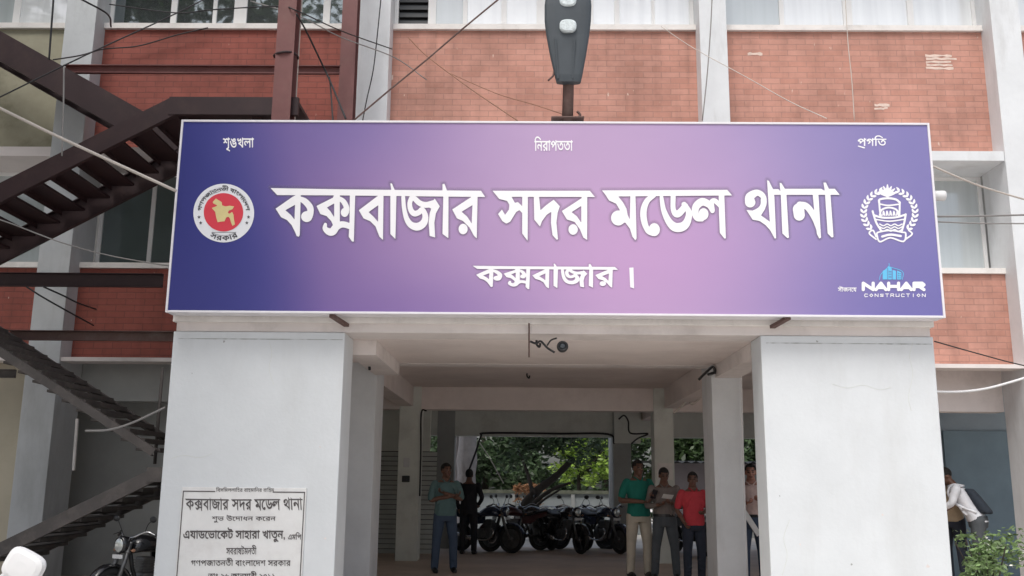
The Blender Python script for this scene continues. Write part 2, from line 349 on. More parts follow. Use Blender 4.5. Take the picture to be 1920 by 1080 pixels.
for nm_ in ('glasspale', 'glassgrey'):
    t_ = M[nm_].node_tree; nz_ = [n for n in t_.nodes if n.type == 'TEX_NOISE'][0]; tc_ = [n for n in t_.nodes if n.type == 'TEX_COORD'][0]
    mp2 = t_.nodes.new('ShaderNodeMapping'); mp2.inputs['Scale'].default_value = (7, 1, .35); t_.links.new(tc_.outputs['Object'], mp2.inputs[0]); t_.links.new(mp2.outputs[0], nz_.inputs['Vector'])
window(bays[0][0], bays[0][1], YU, z_w1+.002, zu1, mu((30, 14), (-180, 14), (-90, 8)), ['glasspale', 'glassgrey', 'glassgrey', 'glasspale'])
window(bays[1][0], bays[1][1], YU, z_w1+.002, zu1, mu((325, 12), (402, 8), (450, 26), (555, 10), (612, 14)), ['glassdark'])
window(bays[2][0], bays[2][1], YU, z_w1+.002, zu1, mu((810, 16), (872, 9), (945, 11), (1030, 52), (1105, 16), (1157, 10), (1225, 6)),
       ['louvre', 'glassgrey', 'glasspale', 'glasspale', 'glassgrey', 'glasspale', 'glasspale', 'glasspale'])
window(bays[3][0], bays[3][1], YU, z_w1+.002, zu1, mu((1466, 9), (1590, 18), (1708, 12)), ['glassgrey', 'glasspale', 'glasspale', 'glasspale'])
window(bays[4][0], bays[4][1], YU, z_w1+.002, zu1, mu((2050, 12), (2200, 12)), ['glasspale'])
zlw0, zlw1 = z_l2+.077, zsl-.002
def ml(*l): return [(P(p, 430, YW).x, w_*YW/FPX) for p, w_ in l]
window(bays[0][0], bays[0][1], YW, zlw0, zlw1, ml((-60, 10), (-200, 10)), ['glassgrey'])
window(bays[1][0], bays[1][1], YW, zlw0, zlw1, ml((283, 8), (400, 12), (520, 8)), ['glassgreen'])
window(bays[2][0], bays[2][1], YW, zlw0, zlw1, ml((900, 8), (1020, 12), (1180, 8)), ['glassgreen'])
window(bays[3][0], bays[3][1], YW, zlw0, zlw1, ml((1500, 8), (1660, 12), (1843, 10)), ['glassgrey'])
window(bays[4][0], bays[4][1], YW, zlw0, zlw1, ml((2050, 12), (2200, 12)), ['glassgrey'])
# ground floor: ceiling slab, beams and columns
bx('ceiling', -12, 12, YB+.21, YC3+.3, CZ, max(z_l1-.003, CZ+.18), M['ceil'], st)
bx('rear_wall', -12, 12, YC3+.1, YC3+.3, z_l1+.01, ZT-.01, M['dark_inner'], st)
cx2 = (PX(745, YC2), PX(786, YC2), PX(1228, YC2), PX(1265, YC2))
cx3 = (PX(818, YC3), PX(851, YC3), PX(1150, YC3), PX(1184, YC3))
zb1 = PZ(700, YF, 1000); zb2 = PZ(769, YC2); zb3 = PZ(818, YC3)
print('beams', zb1, zb2, zb3, 'ceil', CZ)
bx('front_beam', -12, 12, YF+.03, YF+.32, zb1+.115, z_l1-.004, M['concrete'], st)
bx('cross_beam', -12, 12, YC2, YC2+.3, zb2, CZ-.003, M['ceil'], st)
bx('cross_beam', -12, 12, YC3, YC3+.3, zb3, CZ-.003, M['inner'], st)
ha, hb_ = P(1156, 780, YC3), P(1200, 832, YC3)
bx('column_head', cx3[2]+.02, cx3[3]+.18, YC3-.16, YC3-.021, hb_.z, CZ-.012, M['inner'], st)
for hx_, hy_, hY in ((987, 707, 14.2), (1010, 788, 17.8), (1005, 620, 9.9)):
    hxx = PX(hx_, hY); zc = CZ if hY > 12.3 else 2.788
    bm = NB(); tube(bm, smooth_pts([Vector((hxx, hY, zc+.01)), Vector((hxx, hY, zc-.04)), Vector((hxx+.03, hY, zc-.07)), Vector((hxx+.04, hY, zc-.03))]), .012, 6); obj('ceiling_hook', bm, M['black'], st, True)
cols1 = (fins[2], fins[3])
for k, (a, b_) in enumerate((cx2[:2], cx2[2:])):
    bx('column', a, b_, YC2-.02, YC2+.40, .03, CZ, M['inner'], st, .01)
for k, (a, b_) in enumerate((cx3[:2], cx3[2:])):
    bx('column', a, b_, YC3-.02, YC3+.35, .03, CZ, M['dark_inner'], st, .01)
for k, (xa, xb) in enumerate(((fins[2][1]-.3, cx2[1]-.04), (fins[3][0]+.05, cx2[2]+.04))):
    for (y0, y1) in ((YF+.66, YC2-.03), (YC2+.41, YC3-.03)):
        o = bx('side_beam', xa, xa+.26, y0, y1, zb2+.05, CZ-.004, M['ceil'], st)
# left rooms of the ground floor
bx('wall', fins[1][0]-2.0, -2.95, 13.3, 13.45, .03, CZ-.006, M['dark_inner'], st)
bx('wall', -12, fins[1][0]+.01, YB+.1, YB+.25, .03, z_l1-.006, M['cream'], st)
bx('wall', -3.1, -2.95, 13.46, YC3, .03, CZ-.006, M['inner'], st)
bx('wall', -2.94, PX(818, YC3), 18.0, 18.1, PZ(848, 18), CZ-.006, M['inner'], st)
# shuttered front between the left columns
bm = NB(); z0, z1 = .03, PZ(848, 18); n = int((z1-z0)/.085)
for k in range(n):
    zz = z0+k*(z1-z0)/n
    loft(bm, [[(x, 18.0, zz), (x, 18.035, zz+.075), (x, 18.045, zz+.075), (x, 18.02, zz-.004)] for x in (-2.94, PX(818, 18))])
sh = obj('shutter', bm, M['shutter'], st)
bx('shutter_backing', -2.94, PX(818, 18), 18.06, 18.07, .03, z1, M['black'], sh)
# right wing of the ground floor
bx('wall', 5.6, 12, 14.6, 14.75, .03, CZ-.006, M['blue_inner'], st)
bx('door', 6.35, 7.35, 14.56, 14.598, .03, 2.15, M['doorblue'], st)
bx('lower_beam', fins[4][0]-3.2, fins[4][0]-.002, YB+.35, YB+.6, PZ(772, YB+.35, 1830), CZ-.002, M['concrete'], st)
bx('lower_beam', fins[1][1]+.002, fins[2][0]-.002, YB+.35, YB+.6, PZ(752, YB+.35, 230), CZ-.002, M['dark_inner'], st)
# chipped bricks
for (px, py, pw, ph, n) in ((1765, 116, 58, 30, 5), (1419, 101, 32, 8, 1), (735, 145, 5, 14, 1), (1655, 200, 30, 12, 2)):
    bm = NB()
    for k in range(n):
        yy = py+(k-(n-1)/2)*ph/max(n, 1); dx = random.uniform(-.12, .12)*pw
        a = P(px-pw*.5+dx*.4, yy+ph/n*.36, YB-.003); b_ = P(px+pw*.5*random.uniform(.6, 1), yy-ph/n*.36, YB-.003)
        m = 6; up = [(a.x+(b_.x-a.x)*j/m, YB-.003, b_.z+random.uniform(-.012, .008)) for j in range(m+1)]
        lo = [(a.x+(b_.x-a.x)*j/m, YB-.003, a.z+random.uniform(-.008, .012)) for j in range(m+1)]
        for j in range(m): bm.faces.new([bm.verts.new(q) for q in (lo[j], lo[j+1], up[j+1], up[j])])
    obj('chipped_brick', bm, M['brickpale'], st)

# ------------------------------------------------------------------ entrance portico
po = thing('entrance_portico', 'white painted entrance portico with two broad square pillars', 'portico', (.2, YP, 0))
xl0, xl1 = PX(302, YP), PX(634, YP); xr0, xr1 = PX(1438, YP), PX(1772, YP)
zpt = P(480, 622, YP).z; zsb = P(1000, 592, YS).z
print('portico', xl0, xl1, xr0, xr1, zpt, zsb)
bx('pillar', xl0, xl1, YP, YP+.5, 0, zpt, M['white'], po, .012)
bx('pillar', xr0, xr1, YP, YP+.42, 0, zpt, M['white'], po, .012)
bx('beam', xl0+.02, xr1-.02, YP+.015, YP+.45, zpt+.003, zsb+.35, M['concrete'], po, .006)
bx('beam_lip', xl0-.01, xr1+.01, YP-.02, YP+.47, zsb-.045, zsb+.02, M['sill'], po, .004)
bx('soffit_slab', xl0+.03, xr1-.03, YP+.451, YF+.028, zb1+.12, zb1+.3, M['ceil'], po)
for a in (xl1-.06, xr0+.02): bx('side_beam', a, a+.3, YP+.52, YF-.01, zb1-.04, zb1+.118, M['concrete'], po)
def chip(px, py, r, m):
    c = P(px, py, YP-.002); bm = NB(); n = 11
    bm.faces.new([bm.verts.new((c.x+r*random.uniform(.4, 1.2)*math.cos(2*math.pi*j/n), YP-.002, c.z+r*random.uniform(.4, 1.1)*math.sin(2*math.pi*j/n))) for j in range(n)]); obj('paint_chip', bm, M[m], po)
for (px, py, r, m) in ((1597, 1058, .013, 'dark_inner'), (1500, 1021, .010, 'concrete'), (1532, 640, .012, 'dark_inner'), (1690, 645, .010, 'dark_inner'), (420, 640, .014, 'dark_inner'), (600, 838, .010, 'concrete'), (610, 1010, .012, 'concrete'), (1740, 1062, .02, 'concrete'), (1462, 930, .008, 'dark_inner'), (360, 700, .007, 'dark_inner'), (1655, 965, .016, 'concrete')): chip(px, py, r, m)
def hairline(pts, r):
    bm = NB(); q = [P(x+random.uniform(-1.5, 1.5), y+random.uniform(-1.5, 1.5), YP-.001) for x, y in pts]; tube(bm, smooth_pts(q, 4), r, 4); obj('hairline_crack', bm, M['inner'], po)
for h_ in ([(1712, 640), (1706, 668), (1711, 700), (1704, 742), (1708, 770)], [(505, 640), (511, 664), (506, 690), (514, 722)], [(1468, 1078), (1475, 1040), (1470, 1010), (1481, 975)], [(322, 860), (345, 852), (372, 858), (398, 849)], [(1560, 720), (1590, 728), (1618, 722), (1650, 731), (1672, 727)]): hairline(h_, .0016)
# thin cracked edge under the paint line on both pillars
for (a, b_) in ((xl0, xl1), (xr0, xr1)):
    bm = NB(); n = 50; zs = zpt-.075
    for j in range(n):
        x0 = a+.02+(b_-a-.04)*j/n; x1 = a+.02+(b_-a-.04)*(j+1)/n
        t = random.uniform(.0008, .006); cur = [bm.verts.new((x1, YP-.003, zs-t)), bm.verts.new((x1, YP-.003, zs+t*.7))]
        if j: bm.faces.new((prv[0], cur[0], cur[1], prv[1]))
        prv = cur
    obj('paint_crack', bm, M['dark_inner'], po)

# ------------------------------------------------------------------ lettering engine (signed field -> clean outlines)
def sd_poly(X, Y, pts):
    d = np.full(X.shape, 1e9); ins = np.zeros(X.shape, bool); n = len(pts)
    for i in range(n):
        (ax, ay), (bx_, by) = pts[i], pts[(i+1) % n]
        ex, ey = bx_-ax, by-ay; L = ex*ex+ey*ey+1e-12
        t = np.clip(((X-ax)*ex+(Y-ay)*ey)/L, 0, 1)
        d = np.minimum(d, (X-ax-t*ex)**2+(Y-ay-t*ey)**2)
        c = ((ay > Y) != (by > Y)) & (X < ex*(Y-ay)/(ey if abs(ey) > 1e-12 else 1e-12)+ax)
        ins ^= c
    return np.where(ins, 1, -1)*np.sqrt(d)
def sd_stroke(X, Y, pts):
    F = np.full(X.shape, -1e9)
    q = [p for p in pts]
    if len(q) > 2:
        q = [tuple(v) for v in smooth_pts(q, 5)]
    for (ax, ay, aw), (bx_, by, bw) in zip(q, q[1:]):
        ex, ey = bx_-ax, by-ay; t = np.clip(((X-ax)*ex+(Y-ay)*ey)/(ex*ex+ey*ey+1e-12), 0, 1)
        F = np.maximum(F, (aw+(bw-aw)*t)/2-np.hypot(X-ax-t*ex, Y-ay-t*ey))
    return F
def raster(shapes, step):
    xs = [p[0] for k, q in shapes for p in q]; ys = [p[1] for k, q in shapes for p in q]
    x0, x1, y0, y1 = min(xs)-8, max(xs)+8, min(ys)-8, max(ys)+8
    gx = np.arange(x0, x1, step); gy = np.arange(y0, y1, step); F = np.full((len(gy), len(gx)), -99.)
    for k, q in shapes:
        wd = max([p[2] for p in q])/2 if k == 's' else 0
        i0 = max(0, int((min(p[0] for p in q)-wd-7-x0)/step)); i1 = int((max(p[0] for p in q)+wd+7-x0)/step)+2
        j0 = max(0, int((min(p[1] for p in q)-wd-7-y0)/step)); j1 = int((max(p[1] for p in q)+wd+7-y0)/step)+2
        X, Y = np.meshgrid(gx[i0:i1], gy[j0:j1]); S = F[j0:j1, i0:i1]
        if k == 's': S[:] = np.maximum(S, sd_stroke(X, Y, q))
        elif k == 'p': S[:] = np.maximum(S, sd_poly(X, Y, q))
        else: S[:] = np.minimum(S, -sd_poly(X, Y, q))
    return gx, gy, F
def field_mesh(name, gx, gy, F, fn, mat, parent):
    """faces where F > 0, mapped to the world by fn(x, y)"""
    vs, fs, idx = [], [], {}
    def V(x, y):
        k = (round(x, 3), round(y, 3))
        if k not in idx: idx[k] = len(vs); vs.append(tuple(fn(x, y)))
        return idx[k]
    ny, nx = F.shape; I = F > 0
    c4 = I[:-1, :-1].astype(int)+I[:-1, 1:]+I[1:, :-1]+I[1:, 1:]
    for j in range(ny-1):
        row = c4[j]; nz = np.nonzero(row)[0]; i = 0
        while i < len(nz):
            a = nz[i]
            if row[a] == 4:
                k = i
                while k+1 < len(nz) and nz[k+1] == nz[k]+1 and row[nz[k+1]] == 4: k += 1
                b_ = nz[k]+1
                fs.append((V(gx[a], gy[j]), V(gx[b_], gy[j]), V(gx[b_], gy[j+1]), V(gx[a], gy[j+1]))); i = k+1; continue
            cs = [(a, j), (a+1, j), (a+1, j+1), (a, j+1)]; poly = []
            for m in range(4):
                (p, q), (r, s_) = cs[m], cs[(m+1) % 4]; f0, f1 = F[q, p], F[s_, r]
                if f0 > 0: poly.append(V(gx[p], gy[q]))
                if (f0 > 0) != (f1 > 0):
                    t = f0/(f0-f1); poly.append(V(gx[p]+(gx[r]-gx[p])*t, gy[q]+(gy[s_]-gy[q])*t))
            poly = list(dict.fromkeys(poly))
            if len(poly) >= 3: fs.append(tuple(poly))
            i += 1
    me = bpy.data.meshes.new(name); me.from_pydata(vs, [], fs); me.update()
    return link(name, me, mat, parent)
def sc_(ox, oy, k, shapes):
    return [(t, [(ox+p[0]/k, oy+p[1]/k)+((p[2]/k,) if len(p) > 2 else ()) for p in q]) for t, q in shapes]
def circ(cx, cy, rx, ry, n=28): return [(cx+rx*math.cos(2*math.pi*i/n), cy+ry*math.sin(2*math.pi*i/n)) for i in range(n)]

K = 6.857
W1 = sc_(500, 330, K, [
 ('p', [(50, 155), (135, 245), (1000, 250), (2810, 270), (2755, 190), (1000, 172)]),
 ('p', [(395, 235), (330, 270), (115, 420), (185, 530), (260, 565), (320, 630), (365, 720), (385, 770), (410, 782), (425, 760), (438, 240)]),
 ('h', [(240, 440), (365, 370), (358, 560), (310, 500)]),
 ('s', [(420, 290, 60), (490, 325, 78), (555, 400, 84), (560, 470, 85), (530, 520, 120)]), ('p', circ(515, 522, 72, 70)),
 ('p', [(870, 240), (850, 280), (640, 385), (690, 490), (770, 515), (830, 580), (860, 650), (940, 650), (940, 240)]),
 ('h', [(775, 405), (868, 352), (868, 530), (820, 455)]),
 ('s', [(925, 285, 55), (985, 325, 66), (1025, 400, 70), (1020, 460, 80)]), ('p', circ(1003, 468, 50, 58)),
 ('s', [(755, 622, 40), (750, 675, 62), (800, 715, 90), (850, 712, 100), (900, 650, 92), (980, 622, 80), (1085, 650, 75)]),
 ('p', [(1070, 240), (1138, 240), (1120, 845), (1095, 840), (1055, 780), (1065, 600)]),
 ('p', [(1430, 255), (1185, 440), (1245, 545), (1330, 580), (1400, 650), (1450, 780), (1495, 822), (1502, 245)]),
 ('h', [(1310, 465), (1435, 375), (1432, 590), (1380, 530)]),
 ('p', [(1590, 95), (1610, 95), (1650, 190), (1668, 260), (1655, 812), (1590, 745), (1590, 270), (1605, 200)])])+sc_(740, 330, K, [
 ('s', [(230, 260, 66), (195, 340, 60), (205, 430, 66), (250, 482, 74), (310, 468, 70), (350, 430, 62), (385, 480, 68), (393, 550, 80), (360, 618, 95), (290, 652, 100), (210, 628, 84), (155, 550, 66), (122, 420, 54), (110, 275, 50)]),
 ('s', [(262, 295, 66), (320, 348, 72), (400, 372, 76), (505, 350, 80)]),
 ('p', [(430, 400), (515, 290), (580, 390), (530, 480), (510, 600), (520, 790), (450, 770), (437, 600), (450, 480), (470, 420)]),
 ('p', [(615, 105), (640, 100), (670, 180), (692, 260), (690, 800), (615, 745), (625, 260), (615, 200)]),
 ('p', [(1000, 260), (740, 430), (800, 545), (880, 580), (960, 660), (1020, 770), (1055, 802), (1066, 258)]),
 ('h', [(860, 460), (1000, 375), (990, 610), (930, 520)]), ('p', circ(880, 682, 58, 68))])
W2 = sc_(920, 330, K, [
 ('p', [(25, 190), (1275, 190), (1340, 270), (100, 268)]),
 ('p', [(25, 192), (110, 295), (210, 320), (240, 370), (235, 430), (185, 500), (145, 430), (95, 490), (150, 580), (200, 612), (250, 590), (330, 462), (370, 440), (415, 485), (410, 392), (350, 335), (312, 345), (265, 262)]),
 ('p', [(405, 260), (478, 260), (475, 832), (460, 815), (405, 740)]),
 ('p', [(555, 260), (622, 260), (640, 440), (720, 370), (810, 305), (890, 390), (862, 470), (845, 600), (865, 812), (850, 822), (795, 760), (775, 600), (780, 460), (720, 500), (660, 580), (635, 652), (560, 560)]),
 ('p', [(1170, 262), (1170, 285), (915, 450), (980, 560), (1080, 590), (1150, 690), (1190, 790), (1240, 822), (1242, 260)]),
 ('h', [(1040, 465), (1165, 385), (1165, 600), (1110, 520)]), ('p', circ(1060, 688, 60, 68))])
W3 = sc_(1120, 330, K, [
 ('p', [(60, 185), (1670, 178), (1732, 250), (120, 264)]),
 ('p', [(80, 200), (150, 315), (240, 355), (285, 430), (330, 600), (360, 600), (420, 680), (450, 780), (490, 828), (505, 800), (490, 250), (425, 250), (417, 560), (390, 500), (375, 420), (330, 340), (268, 262)]),
 ('p', circ(270, 540, 94, 97)),
 ('s', [(725, 250, 60), (640, 320, 72), (595, 440, 82), (602, 580, 80), (650, 700, 72), (715, 722, 100)]), ('p', circ(732, 690, 72, 84)),
 ('s', [(825, 275, 48), (850, 430, 65), (910, 570, 85), (980, 648, 110), (1050, 662, 118), (1120, 635, 110), (1165, 560, 90), (1175, 460, 74), (1115, 365, 66)]),
 ('s', [(975, 255, 64), (975, 420, 64), (1012, 487, 84), (1062, 470, 90), (1130, 385, 74)]),
 ('s', [(1480, 450, 56), (1440, 372, 82), (1350, 332, 100), (1272, 390, 96), (1258, 480, 84), (1285, 540, 78), (1345, 555, 60)]), ('p', circ(1365, 490, 64, 76)),
 ('s', [(1480, 440, 60), (1468, 345, 66), (1508, 318, 62), (1585, 385, 60)]),
 ('p', [(1560, 245), (1632, 245), (1652, 800), (1635, 806), (1575, 732), (1565, 500)])])
W4 = sc_(1380, 330, 7.714, [
 ('p', [(450, 60), (475, 70), (535, 190), (555, 300), (580, 900), (560, 906), (480, 760), (430, 700), (490, 662), (470, 400)]),
 ('s', [(205, 380, 150), (205, 300, 130), (300, 242, 92), (378, 290, 96), (402, 380, 86), (372, 468, 88), (300, 540, 115)]),
 ('h', [(262, 322), (318, 284), (362, 318), (350, 390), (280, 450), (170, 482), (140, 470), (240, 452), (290, 400)]),
 ('p', [(150, 492), (240, 500), (320, 465), (425, 470), (362, 570), (490, 662), (500, 792), (430, 712), (340, 650), (240, 632)]),
 ('p', [(525, 190), (612, 190), (655, 235), (700, 185), (1232, 185), (1300, 225), (1345, 185), (1430, 185), (1500, 272), (540, 272)]),
 ('p', [(630, 100), (655, 100), (710, 190), (730, 280), (765, 892), (745, 900), (670, 830), (650, 300), (640, 200)]),
 ('s', [(905, 480, 165), (915, 565, 160)]), ('s', [(925, 425, 112), (1010, 432, 92), (1090, 520, 92), (1150, 640, 80), (1195, 780, 60)]),
 ('p', [(1110, 268), (1192, 268), (1230, 892), (1205, 906), (1170, 840), (1150, 700), (1130, 480)]),
 ('p', [(1265, 95), (1300, 95), (1345, 190), (1367, 280), (1410, 882), (1385, 892), (1325, 830), (1290, 290), (1280, 190)])])
MAIN = W1+W2+W3+W4

# small lines: outlines of Blender's own built-in font
def font_polys(text, size=100.0):
    cu = bpy.data.curves.new('t', 'FONT'); cu.body = text; cu.size = size; cu.resolution_u = 4
    o = bpy.data.objects.new('t', cu); COL.objects.link(o)
    dg = bpy.context.evaluated_depsgraph_get(); c2 = o.evaluated_get(dg).to_curve(dg)
    out = []
    for s_ in c2.splines:
        bp = s_.bezier_points; n = len(bp); pl = []
        for i in range(n):
            a, b_ = bp[i], bp[(i+1) % n]
            for t in (0, .25, .5, .75):
                q = a.co*(1-t)**3+a.handle_right*3*t*(1-t)**2+b_.handle_left*3*t*t*(1-t)+b_.co*t**3
                pl.append((q.x, -q.y))
        out.append(pl)
    o.evaluated_get(dg).to_curve_clear(); bpy.data.objects.remove(o); bpy.data.curves.remove(cu)
    return out
def wind_field(polys, step, bold=0.0):
    """non-zero winding coverage of overlapping outlines, softened, minus a threshold"""
    A = [np.array(p) for p in polys if len(p) > 2]
    x0 = min(a[:, 0].min() for a in A)-6; x1 = max(a[:, 0].max() for a in A)+6; y0 = min(a[:, 1].min() for a in A)-6; y1 = max(a[:, 1].max() for a in A)+6
    f = 3; h = step/f; gx = np.arange(x0, x1, h); gy = np.arange(y0, y1, h); Wn = np.zeros((len(gy), len(gx)+1), np.int32)
    for a in A:
        b_ = np.roll(a, -1, 0)
        for (ax, ay), (bx_, by) in zip(a, b_):
            if ay == by: continue
            sgn = 1 if by > ay else -1; lo, hi = min(ay, by), max(ay, by)
            j0 = int(math.ceil((lo-y0)/h)); j1 = int(math.ceil((hi-y0)/h))
            if j1 <= j0: continue
            jj = np.arange(j0, min(j1, len(gy))); xx = ax+(gy[jj]-ay)/(by-ay)*(bx_-ax)
            ii = np.clip(np.ceil((xx-x0)/h).astype(int), 0, len(gx)); np.add.at(Wn, (jj, ii), sgn)
    C = (np.cumsum(Wn, 1)[:, :-1] != 0).astype(float)
    ny, nx = C.shape[0]//f, C.shape[1]//f
    C = C[:ny*f, :nx*f].reshape(ny, f, nx, f).mean((1, 3))
    P_ = np.pad(C, 2, mode='edge'); B = sum(P_[2+dy:2+dy+ny, 2+dx:2+dx+nx]*wt for dy, dx, wt in [(0, 0, 4), (1, 0, 2), (-1, 0, 2), (0, 1, 2), (0, -1, 2), (1, 1, 1), (1, -1, 1), (-1, 1, 1), (-1, -1, 1)])/16
    return gx[:nx*f].reshape(nx, f).mean(1), gy[:ny*f].reshape(ny, f).mean(1), B-(.5-bold)
def text_line(name, text, rect, Y, mat, parent, step=3.0, bold=.2, bend=None, extra=None):
    """fit a line of writing into the photo rectangle (x0, y0, x1, y1) on the plane Y, or bend it round an arc"""
    polys = font_polys(text)
    if extra: polys = polys+extra
    gx, gy, F = wind_field(polys, step, bold)
    A = np.concatenate([np.array(p) for p in polys]); a0, a1 = A.min(0), A.max(0)
    if bend:
        cx, cy, r, ang0, ang1, h = bend           # centre px, radius of the base line, start and end angle (deg, clockwise from up), letter height
        flip = ang1 < ang0
        def fn(x, y):
            u = (x-a0[0])/(a1[0]-a0[0]); v = (y-a0[1])/(a1[1]-a0[1]); an = R(ang0+(ang1-ang0)*u)
            rr = r+(h*(1-v) if not flip else h*v); return P(cx+rr*math.sin(an), cy-rr*math.cos(an), Y)
    else:
        x0, y0, x1, y1 = rect
        def fn(x, y): return P(x0+(x-a0[0])/(a1[0]-a0[0])*(x1-x0), y0+(y-a0[1])/(a1[1]-a0[1])*(y1-y0), Y)
    return field_mesh(name, gx, gy, F, fn, mat, parent)

# ------------------------------------------------------------------ signboard
sx0, sx1 = (P(340, 228, YS).x+P(311, 585, YS).x)/2, (P(1741, 229, YS).x+P(1773, 596, YS).x)/2
sz0, sz1 = P(1040, 591, YS).z, P(1040, 228, YS).z
sg = thing('signboard', 'wide blue and purple signboard with white lettering over the entrance', 'signboard', ((sx0+sx1)/2, YS, sz0))
def sign_mat():
    m = bpy.data.materials.new('printed_purple_vinyl'); m.use_nodes = True; t = m.node_tree; b = t.nodes['Principled BSDF']; b.inputs['Roughness'].default_value = .42
    tc = t.nodes.new('ShaderNodeTexCoord'); sp = t.nodes.new('ShaderNodeSeparateXYZ'); t.links.new(tc.outputs['Object'], sp.inputs[0])
    def mth(op, a, b_, c=None):
        n = t.nodes.new('ShaderNodeMath'); n.operation = op
        for i, v in enumerate((a, b_, c)):
            if v is None: continue
            if isinstance(v, (int, float)): n.inputs[i].default_value = v
            else: t.links.new(v, n.inputs[i])
        return n.outputs[0]
    u = mth('DIVIDE', mth('SUBTRACT', sp.outputs[0], sx0), sx1-sx0); v = mth('DIVIDE', mth('SUBTRACT', sp.outputs[2], sz0), sz1-sz0)
    uu = mth('MULTIPLY_ADD', v, .07, mth('SUBTRACT', u, .035))
    cr = t.nodes.new('ShaderNodeValToRGB'); cr.color_ramp.interpolation = 'B_SPLINE'; e = cr.color_ramp.elements
    st_ = [(0, (36, 42, 118)), (.06, (46, 50, 130)), (.115, (66, 64, 142)), (.18, (126, 99, 160)), (.30, (160, 128, 178)), (.45, (184, 155, 195)), (.6, (190, 162, 198)), (.74, (180, 154, 196)), (.86, (152, 139, 188)), (1, (126, 121, 178))]
    while len(e) < len(st_): e.new(.5)
    for el, (p_, c) in zip(e, st_): el.position = p_; el.color = (*[x*.885 for x in lin(c)], 1)
    t.links.new(uu, cr.inputs[0]); last = cr.outputs[0]
    def blob(cx, cz, rx, rz, col, amt, last):
        d = mth('ADD', mth('POWER', mth('DIVIDE', mth('SUBTRACT', u, cx), rx), 2), mth('POWER', mth('DIVIDE', mth('SUBTRACT', v, cz), rz), 2))
        f = mth('MULTIPLY', mth('POWER', 2.718, mth('MULTIPLY', d, -1)), amt)
        mx = t.nodes.new('ShaderNodeMix'); mx.data_type = 'RGBA'; t.links.new(f, mx.inputs[0]); t.links.new(last, mx.inputs[6]); mx.inputs[7].default_value = (*[q_*.9 for q_ in lin(col)], 1); return mx.outputs[2]
    last = blob(.62, .28, .16, .42, (204, 152, 204), .45, last)
    last = blob(.33, .0, .16, .22, (112, 88, 160), .45, last)
    last = blob(.95, .0, .2, .45, (98, 96, 168), .6, last)
    last = blob(.03, .1, .12, .5, (44, 46, 128), .6, last)
    last = blob(.22, 1.0, .14, .3, (76, 78, 150), .45, last)
    t.links.new(last, b.inputs['Base Color'])
    # faint waviness of stretched vinyl
    n = t.nodes.new('ShaderNodeTexNoise'); n.inputs['Scale'].default_value = 1.3; t.links.new(tc.outputs['Object'], n.inputs['Vector'])
    bp = t.nodes.new('ShaderNodeBump'); bp.inputs['Strength'].default_value = .35; bp.inputs['Distance'].default_value = .04; t.links.new(n.outputs['Fac'], bp.inputs['Height']); t.links.new(bp.outputs[0], b.inputs['Normal'])
    return m
bx('panel', sx0+.022, sx1-.022, YS, YS+.03, sz0+.022, sz1-.022, sign_mat(), sg)
bx('backing_box', sx0+.004, sx1-.004, YS+.032, YP-.045, sz0+.004, sz1-.004, M['signframe'], sg)
for nm, a in (('trim', (sx0, sx0+.0215, sz0, sz1)), ('trim', (sx1-.0215, sx1, sz0, sz1)), ('trim', (sx0+.022, sx1-.022, sz1-.0215, sz1)), ('trim', (sx0+.022, sx1-.022, sz0, sz0+.0215))):
    bx(nm, a[0], a[1], YS-.012, YS+.031, a[2], a[3], M['signframe'], sg, .003)
YL = YS-.004
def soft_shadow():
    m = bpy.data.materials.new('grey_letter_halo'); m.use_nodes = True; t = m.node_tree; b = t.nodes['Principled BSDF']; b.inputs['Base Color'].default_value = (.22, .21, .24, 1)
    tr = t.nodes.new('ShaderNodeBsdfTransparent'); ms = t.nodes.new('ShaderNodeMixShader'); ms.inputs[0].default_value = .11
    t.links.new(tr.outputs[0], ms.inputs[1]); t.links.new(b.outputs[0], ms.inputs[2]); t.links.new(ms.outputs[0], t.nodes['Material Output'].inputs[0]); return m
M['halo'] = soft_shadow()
for nm, WW in (('word', W1), ('word', W2), ('word', W3), ('word', W4)):
    gx, gy, F = raster(WW, .7)
    wd = field_mesh('main_word', gx, gy, F, lambda x, y: P(x, y, YL-.003), M['letter'], sg)
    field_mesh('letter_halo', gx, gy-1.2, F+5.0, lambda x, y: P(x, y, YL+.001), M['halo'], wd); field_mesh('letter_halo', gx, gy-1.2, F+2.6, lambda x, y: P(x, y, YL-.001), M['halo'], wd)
def sub(x, y): return (886.9+(x-507.5)*.6745, 498.5+(y-352.6)*.432)
gx, gy, F = raster(W1, .9)
sw = field_mesh('place_word', gx, gy, F+.45, lambda x, y: P(*sub(x, y), YL-.003), M['letter'], sg)
field_mesh('letter_halo', gx, gy-1.2, F+4.5, lambda x, y: P(*sub(x, y), YL), M['halo'], sw)
gx, gy, F = raster(sc_(880, 480, 5.818, [('p', [(1745, 128), (1790, 125), (1797, 355), (1755, 340)])]), .5)
field_mesh('full_stop', gx, gy, F, lambda x, y: P(x, y, YL-.003), M['letter'], sg)
text_line('motto_word', 'শৃঙখলা', (418, 258, 476, 284), YL, M['letter'], sg, extra=[[(p[0], -p[1]) for p in [(150, 62), (158, 62), (150, 52), (140, 52)]]])
text_line('motto_word', 'িনরাপত্ত'.replace('্', '')+'া', (1002, 256, 1074, 283), YL, M['letter'], sg)
text_line('motto_word', 'প্রগিত'.replace('্র', ''), (1608, 254, 1662, 278), YL, M['letter'], sg, extra=[[(2, 2), (8, -3), (60, 12), (62, 20), (52, 20)]])
text_line('credit_word', 'সৗজনেয', (1571, 536, 1606, 547), YL, M['letter'], sg)

